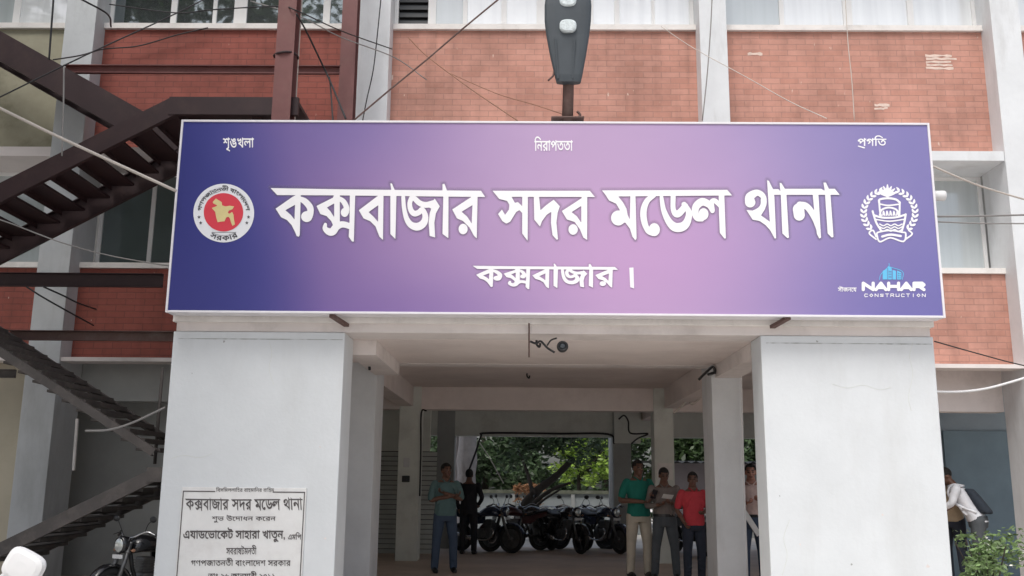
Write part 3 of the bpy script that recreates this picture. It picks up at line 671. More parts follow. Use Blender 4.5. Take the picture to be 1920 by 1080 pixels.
# government seal
cx, cy = 419.5, 399.5
def flat_poly(name, pts, Y, mat, parent):
    bm = NB(); bm.faces.new([bm.verts.new(P(x, y, Y)) for x, y in pts]); return obj(name, bm, mat, parent, recalc=False)
seal = flat_poly('seal_disc', circ(cx, cy, 57, 55, 56), YL, M['seal_white'], sg)
flat_poly('red_disc', circ(cx-.5, cy-1.5, 37, 36, 48), YL-.003, M['seal_red'], seal)
kx, ky = 340, 330
mp_ = [(500, 325), (530, 345), (560, 362), (585, 380), (590, 425), (640, 440), (700, 430), (762, 440), (740, 480), (690, 500), (672, 525), (690, 548), (735, 520), (755, 560), (762, 630), (775, 700), (740, 722), (718, 670), (700, 610), (680, 590), (650, 600), (625, 655), (570, 660), (525, 670), (505, 600), (490, 520), (440, 462), (500, 440), (520, 425), (460, 395), (455, 375)]
flat_poly('country_map', [(kx+x/7.714, ky+y/7.714) for x, y in mp_], YL-.006, M['seal_gold'], seal)
text_line('ring_text', 'গণপজাতনতী বাংলােদশ', None, YL-.003, M['ink'], seal, bend=(cx, cy, 41.5, -84, 84, 10.5), bold=.3)
text_line('ring_text', 'সরকার', None, YL-.003, M['ink'], seal, bend=(cx, cy, 41, 212, 148, 10.5), bold=.3)
for ang in (-99, -113, 99, 113):
    a = R(ang); px, py = cx+47*math.sin(a), cy-47*math.cos(a)
    flat_poly('star', [(px+(3.6 if i % 2 == 0 else 1.5)*math.sin(i*math.pi/5), py-(3.6 if i % 2 == 0 else 1.5)*math.cos(i*math.pi/5)) for i in range(10)], YL-.003, M['ink'], seal)

# police crest: white line art
def crest():
    o = (1550, 330); k = 4.318; S = []
    def s(*p, w=12): S.append(('s', [(x, y, w) for x, y in p]))
    for i in range(7):                                           # lily on top
        a = R(-66+22*i); L = 92 if i == 3 else 84
        S.append(('s', [(492, 165, 12), (492+math.sin(a)*L*.55, 165-math.cos(a)*L*.62, 20), (492+math.sin(a)*L, 165-math.cos(a)*L*1.02, 7)]))
    s((425, 215), (430, 190), (495, 180), (560, 190), (592, 215), w=15); s((425, 212), (432, 290), (440, 320), w=13); s((592, 212), (590, 290), (588, 320), w=13)
    s((425, 225), (495, 238), (590, 228), w=10)
    s((430, 315), (445, 275), (500, 255), (560, 270), (590, 310), w=13)
    for i in range(5): s((455+i*28, 318), (460+i*28, 285), (470+i*28, 318), w=8)
    s((372, 285), (385, 330), (405, 385), (440, 440), w=14); s((640, 310), (632, 360), (622, 400), (610, 440), w=14)
    s((385, 318), (440, 335), (510, 338), (575, 332), (640, 312), w=14); s((400, 352), (510, 366), (630, 350), w=9)
    for j in range(3):
        s(*[(430+i*30, 395+j*22+(8 if i % 2 else -6)) for i in range(7)], w=8)
    s((405, 470), (420, 455), (515, 440), (610, 455), (640, 465), (622, 530), (515, 500), (430, 532), (405, 470), w=11)
    s((450, 490), (515, 475), (600, 486), w=16)
    s((400, 512), (345, 465), (375, 440), (400, 490), w=11); s((640, 512), (692, 470), (665, 440), w=11)
    for sgn in (-1, 1):                                          # wreath of leaves
        for i in range(11):
            a = R(22+i*11.2); cx_, cy_ = 508+sgn*math.sin(a)*208, 300-math.cos(a)*188
            for q in (-1, 1):
                b_ = a+R(90)+q*R(38); L = 38
                S.append(('s', [(cx_, cy_, 8), (cx_-sgn*math.sin(b_)*L*.5+sgn*q*4, cy_+math.cos(b_)*L*.5, 18), (cx_-sgn*math.sin(b_)*L, cy_+math.cos(b_)*L, 5)]))
    return sc_(o[0], o[1], k, S)
gx, gy, F = raster(crest(), .5)
field_mesh('white_crest', gx, gy, F+.25, lambda x, y: P(x, y, YL), M['letter'], sg)

# sponsor mark
def stroke_word(word, x0, y0, x1, y1, w_):
    G = {'N': [[(0, 1), (0, 0)], [(0, 0), (1, 1)], [(1, 1), (1, 0)]], 'A': [[(0, 1), (.5, 0), (1, 1)], [(.22, .68), (.78, .68)]], 'H': [[(0, 0), (0, 1)], [(1, 0), (1, 1)], [(0, .5), (1, .5)]],
         'R': [[(0, 1), (0, 0)], [(0, 0), (.8, 0)], [(.8, 0), (1, .25)], [(1, .25), (.8, .52)], [(.8, .52), (0, .52)], [(.55, .52), (1, 1)]], 'C': [[(1, .1), (.2, 0)], [(.2, 0), (0, .5)], [(0, .5), (.2, 1)], [(.2, 1), (1, .9)]],
         'O': [[(0, .5), (.5, 0)], [(.5, 0), (1, .5)], [(1, .5), (.5, 1)], [(.5, 1), (0, .5)]], 'S': [[(1, .1), (.1, .1)], [(.1, .1), (.1, .45)], [(.1, .45), (.9, .55)], [(.9, .55), (.9, .9)], [(.9, .9), (0, .9)]],
         'T': [[(0, 0), (1, 0)], [(.5, 0), (.5, 1)]], 'U': [[(0, 0), (0, .9)], [(0, .9), (1, .9)], [(1, .9), (1, 0)]], 'I': [[(.5, 0), (.5, 1)]]}
    n = len(word); adv = (x1-x0)/n; S = []
    for i, ch in enumerate(word):
        gw = adv*(.78 if n < 8 else .6); ox = x0+i*adv+(adv-gw)/2
        for ln in G[ch]:
            for a, b_ in zip(ln, ln[1:]): S.append(('s', [(ox+a[0]*gw, y0+a[1]*(y1-y0), w_), (ox+b_[0]*gw, y0+b_[1]*(y1-y0), w_)]))
    return S
gx, gy, F = raster(stroke_word('NAHAR', 1616, 531, 1735, 543, 6.0), .5)
field_mesh('sponsor_name', gx, gy, F, lambda x, y: P(x, y, YL), M['letter'], sg)
gx, gy, F = raster(stroke_word('CONSTRUCTION', 1619, 551, 1737, 556.5, 1.3), .35)
field_mesh('sponsor_line', gx, gy, F, lambda x, y: P(x, y, YL), M['letter'], sg)
S = [('p', [(1655, 524), (1655, 508), (1664, 503), (1664, 524)]), ('p', [(1665, 524), (1665, 499), (1672, 503), (1672, 524)]), ('p', [(1673.5, 524), (1673.5, 506), (1680, 508), (1680, 524)]), ('p', [(1682, 524), (1682, 507), (1690, 511), (1690, 524)])]
S += [('h', [(1666.5+i*3, 508+j*5), (1668+i*3, 508+j*5), (1668+i*3, 511+j*5), (1666.5+i*3, 511+j*5)]) for i in range(2) for j in range(3)]+[('h', [(1684+i*3, 512+j*4), (1685.5+i*3, 512+j*4), (1685.5+i*3, 514+j*4), (1684+i*3, 514+j*4)]) for i in range(2) for j in range(3)]
S += [('s', [(1649, 524, 1.2), (1652, 514, 1.2), (1666, 500, 1.4), (1667, 494, 1.2)]), ('s', [(1667, 500, 1.2), (1692, 509, 1.2), (1692, 524, 1.2)])]
gx, gy, F = raster(S, .4)
field_mesh('building_mark', gx, gy, F, lambda x, y: P(x, y, YL), M['cyan'], sg)
# steel brackets and a pipe end that belong to the sign
for (px0, py0, px1, py1) in ((622, 592, 650, 610), (1478, 596, 1448, 613)):
    bm = NB(); a = P(px0, py0, YS+.02); b_ = P(px1, py1, YP-.035); beam(bm, a, b_, (1, 0, 0), (0, .3, 1), .05, .035); obj('bracket', bm, M['rustbeam'], sg)
bm = NB(); c = P(1741, 367, YS+.12); lathe(bm, c, (1, 0, 0), [(0, .052), (.155, .052), (.165, .048), (.165, .03), (.12, .03)], 20); obj('pipe_end', bm, M['pvc'], sg, True)

# ------------------------------------------------------------------ plaque on the left pillar
q = [P(343, 913, YP), P(577, 913, YP)]
pqx0, pqx1 = (P(343, 913, YP).x+P(330, 1080, YP).x)/2, (P(577, 914, YP).x+P(566, 1080, YP).x)/2; pqz1 = P(460, 914, YP).z; pqz0 = pqz1-1.05
pq = thing('inauguration_plaque', 'engraved white marble plaque with black lettering fixed to the left pillar', 'plaque', ((pqx0+pqx1)/2, YP, pqz0))
bx('slab', pqx0, pqx1, YP-.022, YP-.001, pqz0, pqz1, M['marble'], pq, .004)
YQ = YP-.0255
bm = NB()
def strip(bm, x0, x1, z0, z1, y): bm.faces.new([bm.verts.new(p) for p in ((x0, y, z0), (x1, y, z0), (x1, y, z1), (x0, y, z1))])
for (a, b_, c, d) in ((pqx0+.012, pqx0+.022, pqz0+.03, pqz1-.036), (pqx1-.022, pqx1-.012, pqz0+.03, pqz1-.036), (pqx0+.022, pqx0+.33, pqz1-.046, pqz1-.036), (pqx1-.33, pqx1-.022, pqz1-.046, pqz1-.036)): strip(bm, a, b_, c, d, YQ)
obj('border_line', bm, M['engrave'], pq, recalc=False)
pe = M['engrave']
text_line('engraved_line', 'িবসিমললািহর রাহমািনর রািহম', (405, 913, 514, 923), YQ, pe, pq, bold=.05, step=4)
def pl(x, y): return (346.5+(x-508)*(568-346.5)/(1573-508), 932.5+(y-343)*(958-932.5)/(450-343))
gx, gy, F = raster(MAIN, 1.3)
field_mesh('engraved_line', gx, gy, F-.5, lambda x, y: P(*pl(x, y), YQ), pe, pq)
text_line('engraved_line', 'শুভ উেদাধন কেরন', (397, 965, 517, 980), YQ, pe, pq, bold=.1, step=4)
text_line('engraved_line', 'এযাডেভােকট সাহারা খাতুন,', (344, 989, 534, 1016), YQ, pe, pq, bold=.3, step=3)
text_line('engraved_line', 'এমিপ', (540, 998, 565, 1012), YQ, pe, pq, bold=.15, step=4)
text_line('engraved_line', 'সবরাষটমনতী', (424, 1022, 481, 1040), YQ, pe, pq, bold=.12, step=4)
text_line('engraved_line', 'গণপজাতনতী বাংলােদশ সরকার', (358, 1046, 545, 1062), YQ, pe, pq, bold=.12, step=4)
text_line('engraved_line', 'তাং ২৬ জানুয়ারী ২০১১'.replace('য়', 'য'), (390, 1071, 516, 1090), YQ, pe, pq, bold=.15, step=4)

# ------------------------------------------------------------------ street lamp on top of the sign
lt = thing('street_lamp', 'slate grey lamp head with two lenses on a short brown pole above the signboard', 'street lamp', (P(1063, 226, YS+.1).x, YS+.1, sz1))
YLp = YS+.1
b0 = P(1064, 226, YLp); t0 = P(1066, 150, YLp)
bm = NB(); tube(bm, [b0-Vector((0, 0, .02)), t0, t0+Vector((0, .0, .35))], .058, 16); obj('pole', bm, M['rustbeam'], lt, True)
bm = NB(); box(bm, b0.x-.17, b0.x+.17, YLp-.09, YLp+.09, b0.z, b0.z+.014, .003); obj('base_plate', bm, M['rustbeam'], lt)
bm = NB(); tube(bm, smooth_pts([b0+Vector((.10, -.03, .01)), b0+Vector((.13, -.03, .05)), b0+Vector((.10, -.03, .09))]), .014, 8); obj('hook', bm, M['rustbeam'], lt, True)
# head: pointing steeply up, its lens face to the road
prof = [(1043, 1089, 155), (1040, 1092, 142), (1031, 1099, 104), (1024, 1105, 66), (1021, 1108, 40), (1021, 1109, 10), (1027, 1105, -30), (1037, 1096, -70), (1055, 1080, -96)]
bm = NB(); rings = []
nP = len(prof)
for i, (xa, xb, y) in enumerate(prof):
    Yd = YLp-.10-.012*i; a = P(xa, y, Yd); b_ = P(xb, y, Yd); h = .085 if 0 < i < nP-1 else .055
    c = (a+b_)/2; hw = (b_.x-a.x)/2; pts = []
    for k in range(20):
        an = 2*math.pi*k/20; cs, sn = math.cos(an), math.sin(an)
        ex = abs(cs)**.5*(1 if cs > 0 else -1); ey = abs(sn)**.7*(1 if sn > 0 else -1)
        pts.append(Vector((c.x+hw*ex, c.y+(h*ey if sn > 0 else .035*ey), c.z)))
    rings.append(pts)
loft(bm, rings); hd = obj('lamp_head', bm, M['lampgrey'], lt, False)
for (px, py) in ((1065, 48), (1065, 0), (1065, -48)):
    bm = NB(); c = P(px, py, YLp-.10-.10); n = 26; fr, bk = [], []
    for k in range(n):
        an = 2*math.pi*k/n; cs, sn = math.cos(an), math.sin(an)
        X = .088*abs(cs)**.75*(1 if cs > 0 else -1); Z = .072*abs(sn)**.75*(1 if sn > 0 else -1)
        bk.append(Vector((c.x+X, c.y+.05, c.z+Z))); fr.append(Vector((c.x+X*.8, c.y-.012, c.z+Z*.8)))
    loft(bm, [bk, [Vector((p.x, c.y, p.z)) for p in bk], fr]); obj('lens', bm, M['lens'], lt)
bm = NB(); a = P(1062, 72, YLp-.178); b_ = P(1062, 148, YLp-.13)
for dx in (-.115, .085):
    beam(bm, a+Vector((dx, 0, 0)), b_+Vector((dx*.75, 0, 0)), (1, 0, 0), (0, 1, 0), .018, .03)
obj('housing_rib', bm, M['lampgrey'], lt)
bm = NB(); tube(bm, smooth_pts([P(1041, 122, YLp-.09), P(1038, 140, YLp-.1), P(1028, 151, YLp-.12)]), .011, 6); obj('loose_wire', bm, M['rustbeam'], lt, True)
# ------------------------------------------------------------------ steel staircase on the left
ss = thing('steel_staircase', 'dark maroon zigzag steel staircase climbing the left side of the facade', 'staircase', (-5.5, 10.6, 0))
YN, YR = 10.0, 11.2
def flight(pa, pb, y0, y1, n, h, mat, tread_w, tread_t=.03, far_h=None, drop=.045, lift=.5):
    """pa, pb: photo pixels of the near stringer's top edge at both ends, near plane y0"""
    A, B = P(pa[0], pa[1], y0), P(pb[0], pb[1], y0); d = B-A; up = Vector((-d.z, 0, d.x)).normalized()
    if up.z < 0: up = -up
    for yy, hh in ((y0, h), (y1, far_h or h)):
        bm = NB(); a = Vector((A.x, yy, A.z))-up*hh/2; b_ = Vector((B.x, yy, B.z))-up*hh/2
        beam(bm, a, b_, (0, 1, 0), up, .008, hh)
        for sgn in (-1, 1):                               # channel flanges
            beam(bm, a+up*sgn*(hh/2-.006)+Vector((0, .030 if yy == y0 else -.030, 0)), b_+up*sgn*(hh/2-.006)+Vector((0, .030 if yy == y0 else -.030, 0)), (0, 1, 0), up, .052, .012)
        obj('stringer', bm, mat, ss)
    for i in range(n):
        t = (i+.5)/n; c = A+d*t-up*h*lift
        bm = NB(); box(bm, c.x-tread_w/2, c.x+tread_w/2, y0+.06, y1-.06, c.z-tread_t, c.z, .002)
        s_ = 1 if d.z*d.x > 0 else -1
        box(bm, c.x-s_*tread_w/2-.004, c.x-s_*tread_w/2+.004, y0+.06, y1-.06, c.z-tread_t-drop, c.z-tread_t-.001)
        obj('tread', bm, mat, ss)
flight((-140, 413), (322, 182), YN, YR, 9, .21, M['maroon'], .285, .03, .30, .06)
flight((-120, -10), (420, 294), 11.16, 11.78, 11, .34, M['maroon'], .31, .03, .34, .15)
flight((-120, 572), (292, 842), YN, YR, 15, .085, M['greysteel'], .26, .03, .085, .02)
flight((-60, 1046), (290, 876), YN, YR, 9, .135, M['greysteel'], .30, .035, .12)
# upper landing behind the sign
a = P(320, 182, YN); x1 = P(560, 182, YN).x
bm = NB(); box(bm, a.x-.01, x1, YN-.012, YN+.05, a.z-.21, a.z); obj('landing_edge', bm, M['maroon'], ss); bm = NB(); box(bm, a.x-.01, x1, YR-.05, YR+.012, a.z-.21, a.z); obj('landing_edge', bm, M['maroon'], ss)
bx('landing', a.x, x1-.01, YN+.052, YR-.052, a.z-.06, a.z-.02, M['maroon'], ss)
bm = NB(); box(bm, a.x-.02, a.x+.03, YN+.06, YR-.06, a.z-.2, a.z-.065); box(bm, x1-.6, x1-.55, YN+.06, YR-.06, a.z-.2, a.z-.065); obj('landing_joist', bm, M['maroon'], ss)
# lower landing
a2 = P(288, 876, YN); bx('landing', a2.x-.04, a2.x+1.0, YN+.004, YR, a2.z-.05, a2.z-.01, M['greysteel'], ss)
bm = NB(); box(bm, a2.x-.06, a2.x+1.0, YN-.03, YN, a2.z-.15, a2.z); obj('landing_edge', bm, M['greysteel'], ss)
# posts
def post(pxa, pxb, py, Y, z0, z1, mat, d=.16):
    xa, xb = P(pxa, py, Y).x, P(pxb, py, Y).x; bm = NB(); t = .012
    box(bm, xa, xb, Y, Y+t, z0, z1); box(bm, xa, xb, Y+d-t, Y+d, z0, z1); box(bm, (xa+xb)/2-t/2, (xa+xb)/2+t/2, Y+t+.001, Y+d-t-.001, z0, z1)
    return obj('post', bm, mat, ss)
post(519, 553, 60, YN-.1, 0, 9.0, M['postpaint'], .2)
post(640, 668, 60, 11.3, 0, 9.0, M['postpaint'], .2)
post(556, 562, 60, YN+.12, 0, 9.0, M['cablewhite'], .04)
bm = NB(); c = P(535, 104, YN-.03); pts = [c+Vector((.135*math.cos(t), -.12*math.sin(t)+.03, .01*math.sin(2*t))) for t in [math.pi*k/10 for k in range(-1, 12)]]
tube(bm, pts, .014, 6); obj('clamp_ring', bm, M['maroon'], ss, True)
# horizontal ties against the facade
for (pa, pb, Y, h, m) in (((122, 132), (640, 132), 11.35, .11, 'postpaint'), ((-200, 525), (306, 525), 11.3, .17, 'maroon'), ((18, 630), (330, 630), 11.3, .12, 'rustbeam'), ((-200, 700), (30, 700), 11.3, .1, 'greysteel')):
    A, B = P(*pa, Y), P(*pb, Y); zz = (A.z+B.z)/2; bm = NB(); box(bm, A.x, B.x, Y, Y+.008, zz-h/2, zz+h/2); box(bm, A.x, B.x, Y-.05, Y-.001, zz+h/2-.01, zz+h/2); box(bm, A.x, B.x, Y-.05, Y-.001, zz-h/2, zz-h/2+.01)
    obj('tie_beam', bm, M[m], ss)
bm = NB(); tube(bm, [P(305, 690, 11.0), P(290, 870, 11.0)], .02, 8); obj('hanger_rod', bm, M['greysteel'], ss, True)
bm = NB(); A = P(145, 785, 11.6); B = P(138, 882, 11.6); beam(bm, A, B, (1, 0, 0), (0, 1, 0), .03, .03); obj('pale_strap', bm, M['sill'], ss)

# ------------------------------------------------------------------ cables
def cable(label, pts, r, mat, group='cables strung across the facade'):
    bm = NB(); tube(bm, smooth_pts([P(*p) for p in pts], 6), r, 6); return tag(obj('cable', bm, M[mat], None, True), label, 'cable', group)
cable('thick pale cable sagging in front of the staircase to the left edge of the signboard', [(-150, 130, 9.0), (0, 203, 9.0), (100, 252, 9.0), (210, 303, 9.05), (330, 358, 9.1)], .017, 'cablewhite')
cable('thin black cable rising from the far left towards the dark upper window', [(-100, 230, 9.5), (0, 182, 9.6), (130, 118, 9.8), (215, 78, 10), (320, 30, 10.5), (420, -20, 11)], .008, 'cableblack')
cable('short black cable crossing the top of the leftmost pale fin', [(100, -30, 10), (155, 0, 10.3), (202, 27, 10.8), (208, 50, 11.8)], .011, 'cableblack')
cable('black cable hanging vertically beside the leftmost fin above the stairs', [(102, -60, 9.8), (100, 0, 9.8), (96, 55, 9.8), (92, 112, 9.8)], .012, 'cableblack')
cable('thin grey cable hanging straight down from the stair junction at left', [(120, 122, 9.85), (119, 200, 9.85), (116, 292, 9.85)], .010, 'cablegrey')
cable('slack black cable looping from the leftmost fin across the left brick panel', [(100, 112, 10.5), (150, 104, 11.2), (195, 92, 12.0), (260, 86, 12.1), (330, 66, 12.1), (390, 52, 12.1)], .009, 'cableblack')
cable('black cable running from the brown post top along the left window', [(205, 8, 11.0), (330, 24, 11.2), (400, 18, 11.0), (520, 12, 10.2), (556, 20, 9.9), (640, 58, 11), (735, 92, 11.8)], .008, 'cableblack')
cable('grey cable from the brown post sloping across the second fin', [(470, 2, 11), (560, 30, 10.2), (640, 70, 11), (740, 108, 11.8), (800, 150, 12.0)], .008, 'cablegrey')
cable('dark cable dropping steeply from the brown post to the signboard top', [(556, 26, 9.85), (575, 60, 10.2), (600, 112, 10.6), (618, 150, 10.6), (648, 222, 9.5)], .012, 'cableblack')
cable('thin dark cable hanging beside the brown post to the signboard', [(618, 145, 10.6), (621, 180, 10.4), (624, 226, 9.5)], .009, 'cableblack')
cable('long dark diagonal cable rising from the signboard top to the upper middle of the photo', [(664, 225, 9.4), (735, 165, 9.3), (800, 112, 9.2), (870, 52, 9.1), (960, -22, 9.0)], .009, 'rustbeam')
cable('thin black cable hanging down the second fin', [(716, -20, 11.7), (708, 60, 11.7), (700, 130, 11.7), (688, 185, 11.6), (680, 226, 11.5)], .008, 'cableblack')
cable('thin grey cable hanging down the fin right of the street lamp', [(1336, -20, 11.7), (1332, 60, 11.7), (1326, 140, 11.7), (1317, 226, 11.7)], .008, 'cablegrey')
cable('thin pale wire slanting down across the right brick panel to the signboard', [(1240, 50, 11.8), (1300, 90, 11.5), (1400, 145, 10.5), (1480, 190, 9.8), (1550, 222, 9.3)], .005, 'cablewhite')
cable('thin rusty wire slanting down across the middle brick panel', [(765, 70, 12.1), (800, 105, 12.0), (880, 165, 11), (970, 226, 9.5)], .006, 'brickheap')
cable('faint rusty wire running low across the middle brick panel to the lamp pole', [(840, 136, 12.1), (930, 175, 11.2), (1000, 196, 10.2), (1058, 215, 9.5)], .005, 'brickheap')
cable('thin wire hanging straight down the middle of the right brick panel', [(1584, -20, 12.0), (1590, 80, 12.0), (1597, 150, 12.0), (1602, 226, 12.0)], .006, 'cablewhite')
cable('pale cable dropping to the right from the signboard corner across the lower window', [(1750, 312, 9.5), (1810, 338, 9.7), (1860, 356, 10), (1960, 385, 10.5)], .010, 'cablewhite')
cable('straight grey cable running right from the signboard across the lower window', [(1757, 406, 9.5), (1840, 405, 9.9), (1990, 401, 10.5)], .011, 'cablegrey')
cable('thin grey cable just below another one right of the signboard', [(1760, 416, 9.5), (1850, 419, 9.9), (1990, 419, 10.5)], .008, 'cablegrey')
cable('thick white cable rising to the right below the right brick panel', [(1700, 730, 9.95), (1775, 735, 10), (1835, 731, 10), (1890, 718, 10), (1980, 690, 10)], .014, 'pvc')
cable('thin dark wire slanting across the foot of the right brick panel', [(1752, 640, 10), (1830, 662, 10.4), (1905, 682, 10.8), (1990, 700, 11)], .007, 'cableblack')
cable('drooping grey cable under the lower stair flight beside the left pillar', [(160, 808, 9.8), (205, 806, 9.8), (250, 792, 9.8), (310, 764, 9.8)], .013, 'cablegrey')
cable('black cable slanting down across the leftmost fin below the tie beam', [(50, 538, 10.5), (85, 560, 10.5), (142, 592, 11), (175, 610, 12)], .010, 'cableblack')
cable('second black cable slanting above its twin on the leftmost fin', [(82, 538, 10.5), (120, 555, 10.8), (146, 568, 11), (180, 580, 12)], .010, 'cableblack')
cable('thin green grey cable sagging past the left window under the stairs', [(-60, 400, 9.9), (0, 412, 9.9), (110, 453, 10), (200, 478, 10.3), (300, 496, 10.2), (330, 498, 9.6)], .008, 'cablegrey')
cable('black electric cable tacked along the rear lintel and drooping over the yard', [(880, 880, 19.4), (893, 845, 19.4), (902, 818, 19.4), (915, 812, 19.44), (1050, 813, 19.44), (1140, 814, 19.44), (1152, 832, 19.4)], .022, 'cableblack', 'cables inside the passage')
cable('pale wire slanting down in the yard before the dark trees', [(898, 828, 21), (920, 862, 22), (944, 906, 23)], .012, 'cablewhite', 'cables inside the passage')
cable('loose black cable hooked from the beam at the right rear column', [(1160, 786, 18.6), (1170, 779, 18.6), (1178, 790, 18.6), (1182, 812, 18.6), (1215, 813, 18.6), (1196, 822, 18.6), (1184, 832, 18.6)], .018, 'cableblack', 'cables inside the passage')
cable('dark cable stapled to the front left column under the beam', [(800, 770, 16.2), (790, 775, 16.25), (789, 850, 16.25), (787, 930, 16.25)], .014, 'cableblack', 'cables inside the passage')
cable('tangle of dark wires bulging at the head of the right front column', [(1310, 712, 11.8), (1320, 702, 11.8), (1336, 688, 11.75), (1340, 698, 11.75), (1328, 702, 11.75), (1350, 697, 11.85), (1388, 697, 11.85)], .018, 'cableblack', 'cables inside the passage')
cable('pale conduit running down the right edge of the front right column', [(1389, 700, 11.86), (1391, 760, 11.86), (1394, 880, 11.86), (1402, 1100, 11.86)], .012, 'pvc', 'cables inside the passage')
cable('frayed wires hanging under the side beam behind the right front column', [(1262, 775, 15), (1278, 762, 15), (1290, 748, 15), (1298, 758, 15), (1312, 747, 15)], .02, 'cablewhite', 'cables inside the passage')
cable('dark wire hanging at the head of the left front column', [(692, 636, 11.0), (692, 670, 11.0), (693, 694, 11.0)], .016, 'cableblack', 'cables inside the passage')

# round camera and its bracket on the portico beam
cc = thing('dome_camera', 'small round black camera with dangling bracket under the signboard beam', 'camera', P(1054, 649, YP+.0))
c = P(1055, 649, YP-.06)
bm = NB(); lathe(bm, c+Vector((0, .078, 0)), (0, -1, 0), [(0, .055), (.05, .058), (.085, .052), (.09, .036), (.078, .034)], 24); obj('housing', bm, M['black'], cc, True)
bm = NB(); ell(bm, c+Vector((0, .006, 0)), (.032, .02, .032), 2); obj('lens', bm, M['lampgrey'], cc, True)
bm = NB(); tube(bm, [P(992, 606, YP-.02), P(992, 640, YP-.02), P(992, 670, YP-.02)], .008, 6); obj('conduit', bm, M['rustbeam'], cc, True)
bm = NB(); tube(bm, smooth_pts([P(994, 640, YP-.02), P(1005, 644, YP-.02), P(1014, 640, YP-.02), P(1026, 652, YP-.02), P(1040, 661, YP-.02)]), .012, 6); obj('arm', bm, M['cableblack'], cc, True)
bm = NB(); tube(bm, smooth_pts([P(1026, 648, YP-.015), P(1033, 638, YP-.015), P(1044, 634, YP-.01)]), .009, 6); obj('clip', bm, M['cableblack'], cc, True)
# switches on the second left column
for (x0, y0, x1, y1, m, lab) in ((757, 858, 768, 876, 'sw_white', 'white switch plate on the left column above a black box'), (754, 892, 768, 904, 'black', 'black switch box low on the left column below the white plate')):
    a, b_ = P(x0, y0, YC2-.03), P(x1, y1, YC2-.03); bm = NB(); box(bm, a.x, b_.x, YC2-.055, YC2-.021, b_.z, a.z, .006); box(bm, (a.x+b_.x)/2-.012, (a.x+b_.x)/2+.012, YC2-.062, YC2-.056, (a.z+b_.z)/2-.025, (a.z+b_.z)/2+.02)
    tag(obj('switch_box', bm, M[m]), lab, 'switch')
a, b_ = P(1232, 868, YC2-.03), P(1262, 900, YC2-.03); bm = NB(); box(bm, a.x, b_.x, YC2-.026, YC2-.021, b_.z, a.z); tag(obj('notice_sheet', bm, M['sill']), 'pale faded notice sheet pasted on the right inner column', 'notice')

# ------------------------------------------------------------------ back yard
YWALL = 26.0
z = PZ(921, YWALL)
yw = thing('yard_wall', 'low grey boundary wall with capping behind the parked motorcycles', 'wall', (0, YWALL, 0))
bx('wall_panel', -14, 3.3, YWALL, YWALL+.2, 0, z-.06, M['yardwall'], yw); bx('capping', -14.05, 3.35, YWALL-.06, YWALL+.26, z-.058, z+.03, M['mosscap'], yw)
for px in (962, 1074, 850): bx('pier', PX(px, YWALL)-.05, PX(px, YWALL)+.05, YWALL-.05, YWALL-.002, 0, z-.06, M['dark_inner'], yw)
ob = thing('yard_outbuilding', 'low mauve outbuilding with a corrugated roof in the right of the back yard', 'building', (6.5, 25, 0))
zo = PZ(866, 25); zr = PZ(850, 24.5)
bx('wall', 3.6, 14, 25, 25.2, 0, zo, M['mauve'], ob)
bm = NB(); n = 90
prev = None
for i in range(n+1):
    x = 3.4+i*10.8/n; dz = .03*math.cos(i*math.pi); v = [bm.verts.new((x, 24.4, zo+.02+dz)), bm.verts.new((x, 29, zo+.12+dz))]
    if prev: bm.faces.new((prev[0], v[0], v[1], prev[1]))
    prev = v
obj('corrugated_roof', bm, M['roof'], ob)
bx('door', 5.6, 6.5, 24.96, 24.998, 0, 1.6, M['dark_inner'], ob)
def leaf_mesh(name, clumps, n_per, size, mat, parent, flat=.5):
    """clumps: (centre, radius); thousands of small folded leaves"""
    vs, fs = [], []
    for c, r in clumps:
        n = int(n_per*(r**2)/.25)
        d = RNG.normal(size=(n, 3)); d /= np.linalg.norm(d, axis=1)[:, None]; rad = r*RNG.random(n)**.4
        pc = np.array(c)+d*rad[:, None]*np.array((1, 1, .8))
        a = RNG.normal(size=(n, 3)); a[:, 2] *= flat; a /= np.linalg.norm(a, axis=1)[:, None]
        b_ = np.cross(a, RNG.normal(size=(n, 3))); b_ /= np.linalg.norm(b_, axis=1)[:, None]
        L = size*(.6+.8*RNG.random(n)); W = L*.38
        for i in range(n):
            k = len(vs); p = pc[i]; al, bw = a[i]*L[i], b_[i]*W[i]
            vs += [tuple(p-al), tuple(p-al*.1+bw), tuple(p+al), tuple(p-al*.1-bw)]; fs.append((k, k+1, k+2, k+3))
    me = bpy.data.meshes.new(name); me.from_pydata(vs, [], fs); me.update(); return link(name, me, M[mat] if isinstance(mat, str) else mat, parent)
def tree(name, label, cat, base, limbs, clumps, n_per, size, leaf, bark, group=None):
    t = thing(name, label, cat, base, 0, group); bm = NB()
    for pts, r0, r1 in limbs:
        q = smooth_pts(pts, 5); n = len(q)-1; tube(bm, [Vector(base)+v for v in q], [(r0+(r1-r0)*i/n)*(1+.1*math.sin(i*2.3)) for i in range(n+1)], 9)
    obj('trunk', bm, M[bark], t, True)
    if clumps: leaf_mesh('crown', [(tuple(Vector(base)+Vector(c)), r) for c, r in clumps], n_per, size, leaf, t)
    return t
def rel(px, py, Y, base): return tuple(P(px, py, Y)-Vector(base))
YT = 23.0
base = (P(955, 1010, YT).x, YT, 0)
L = lambda px, py, dy=0: rel(px, py, YT+dy, base)
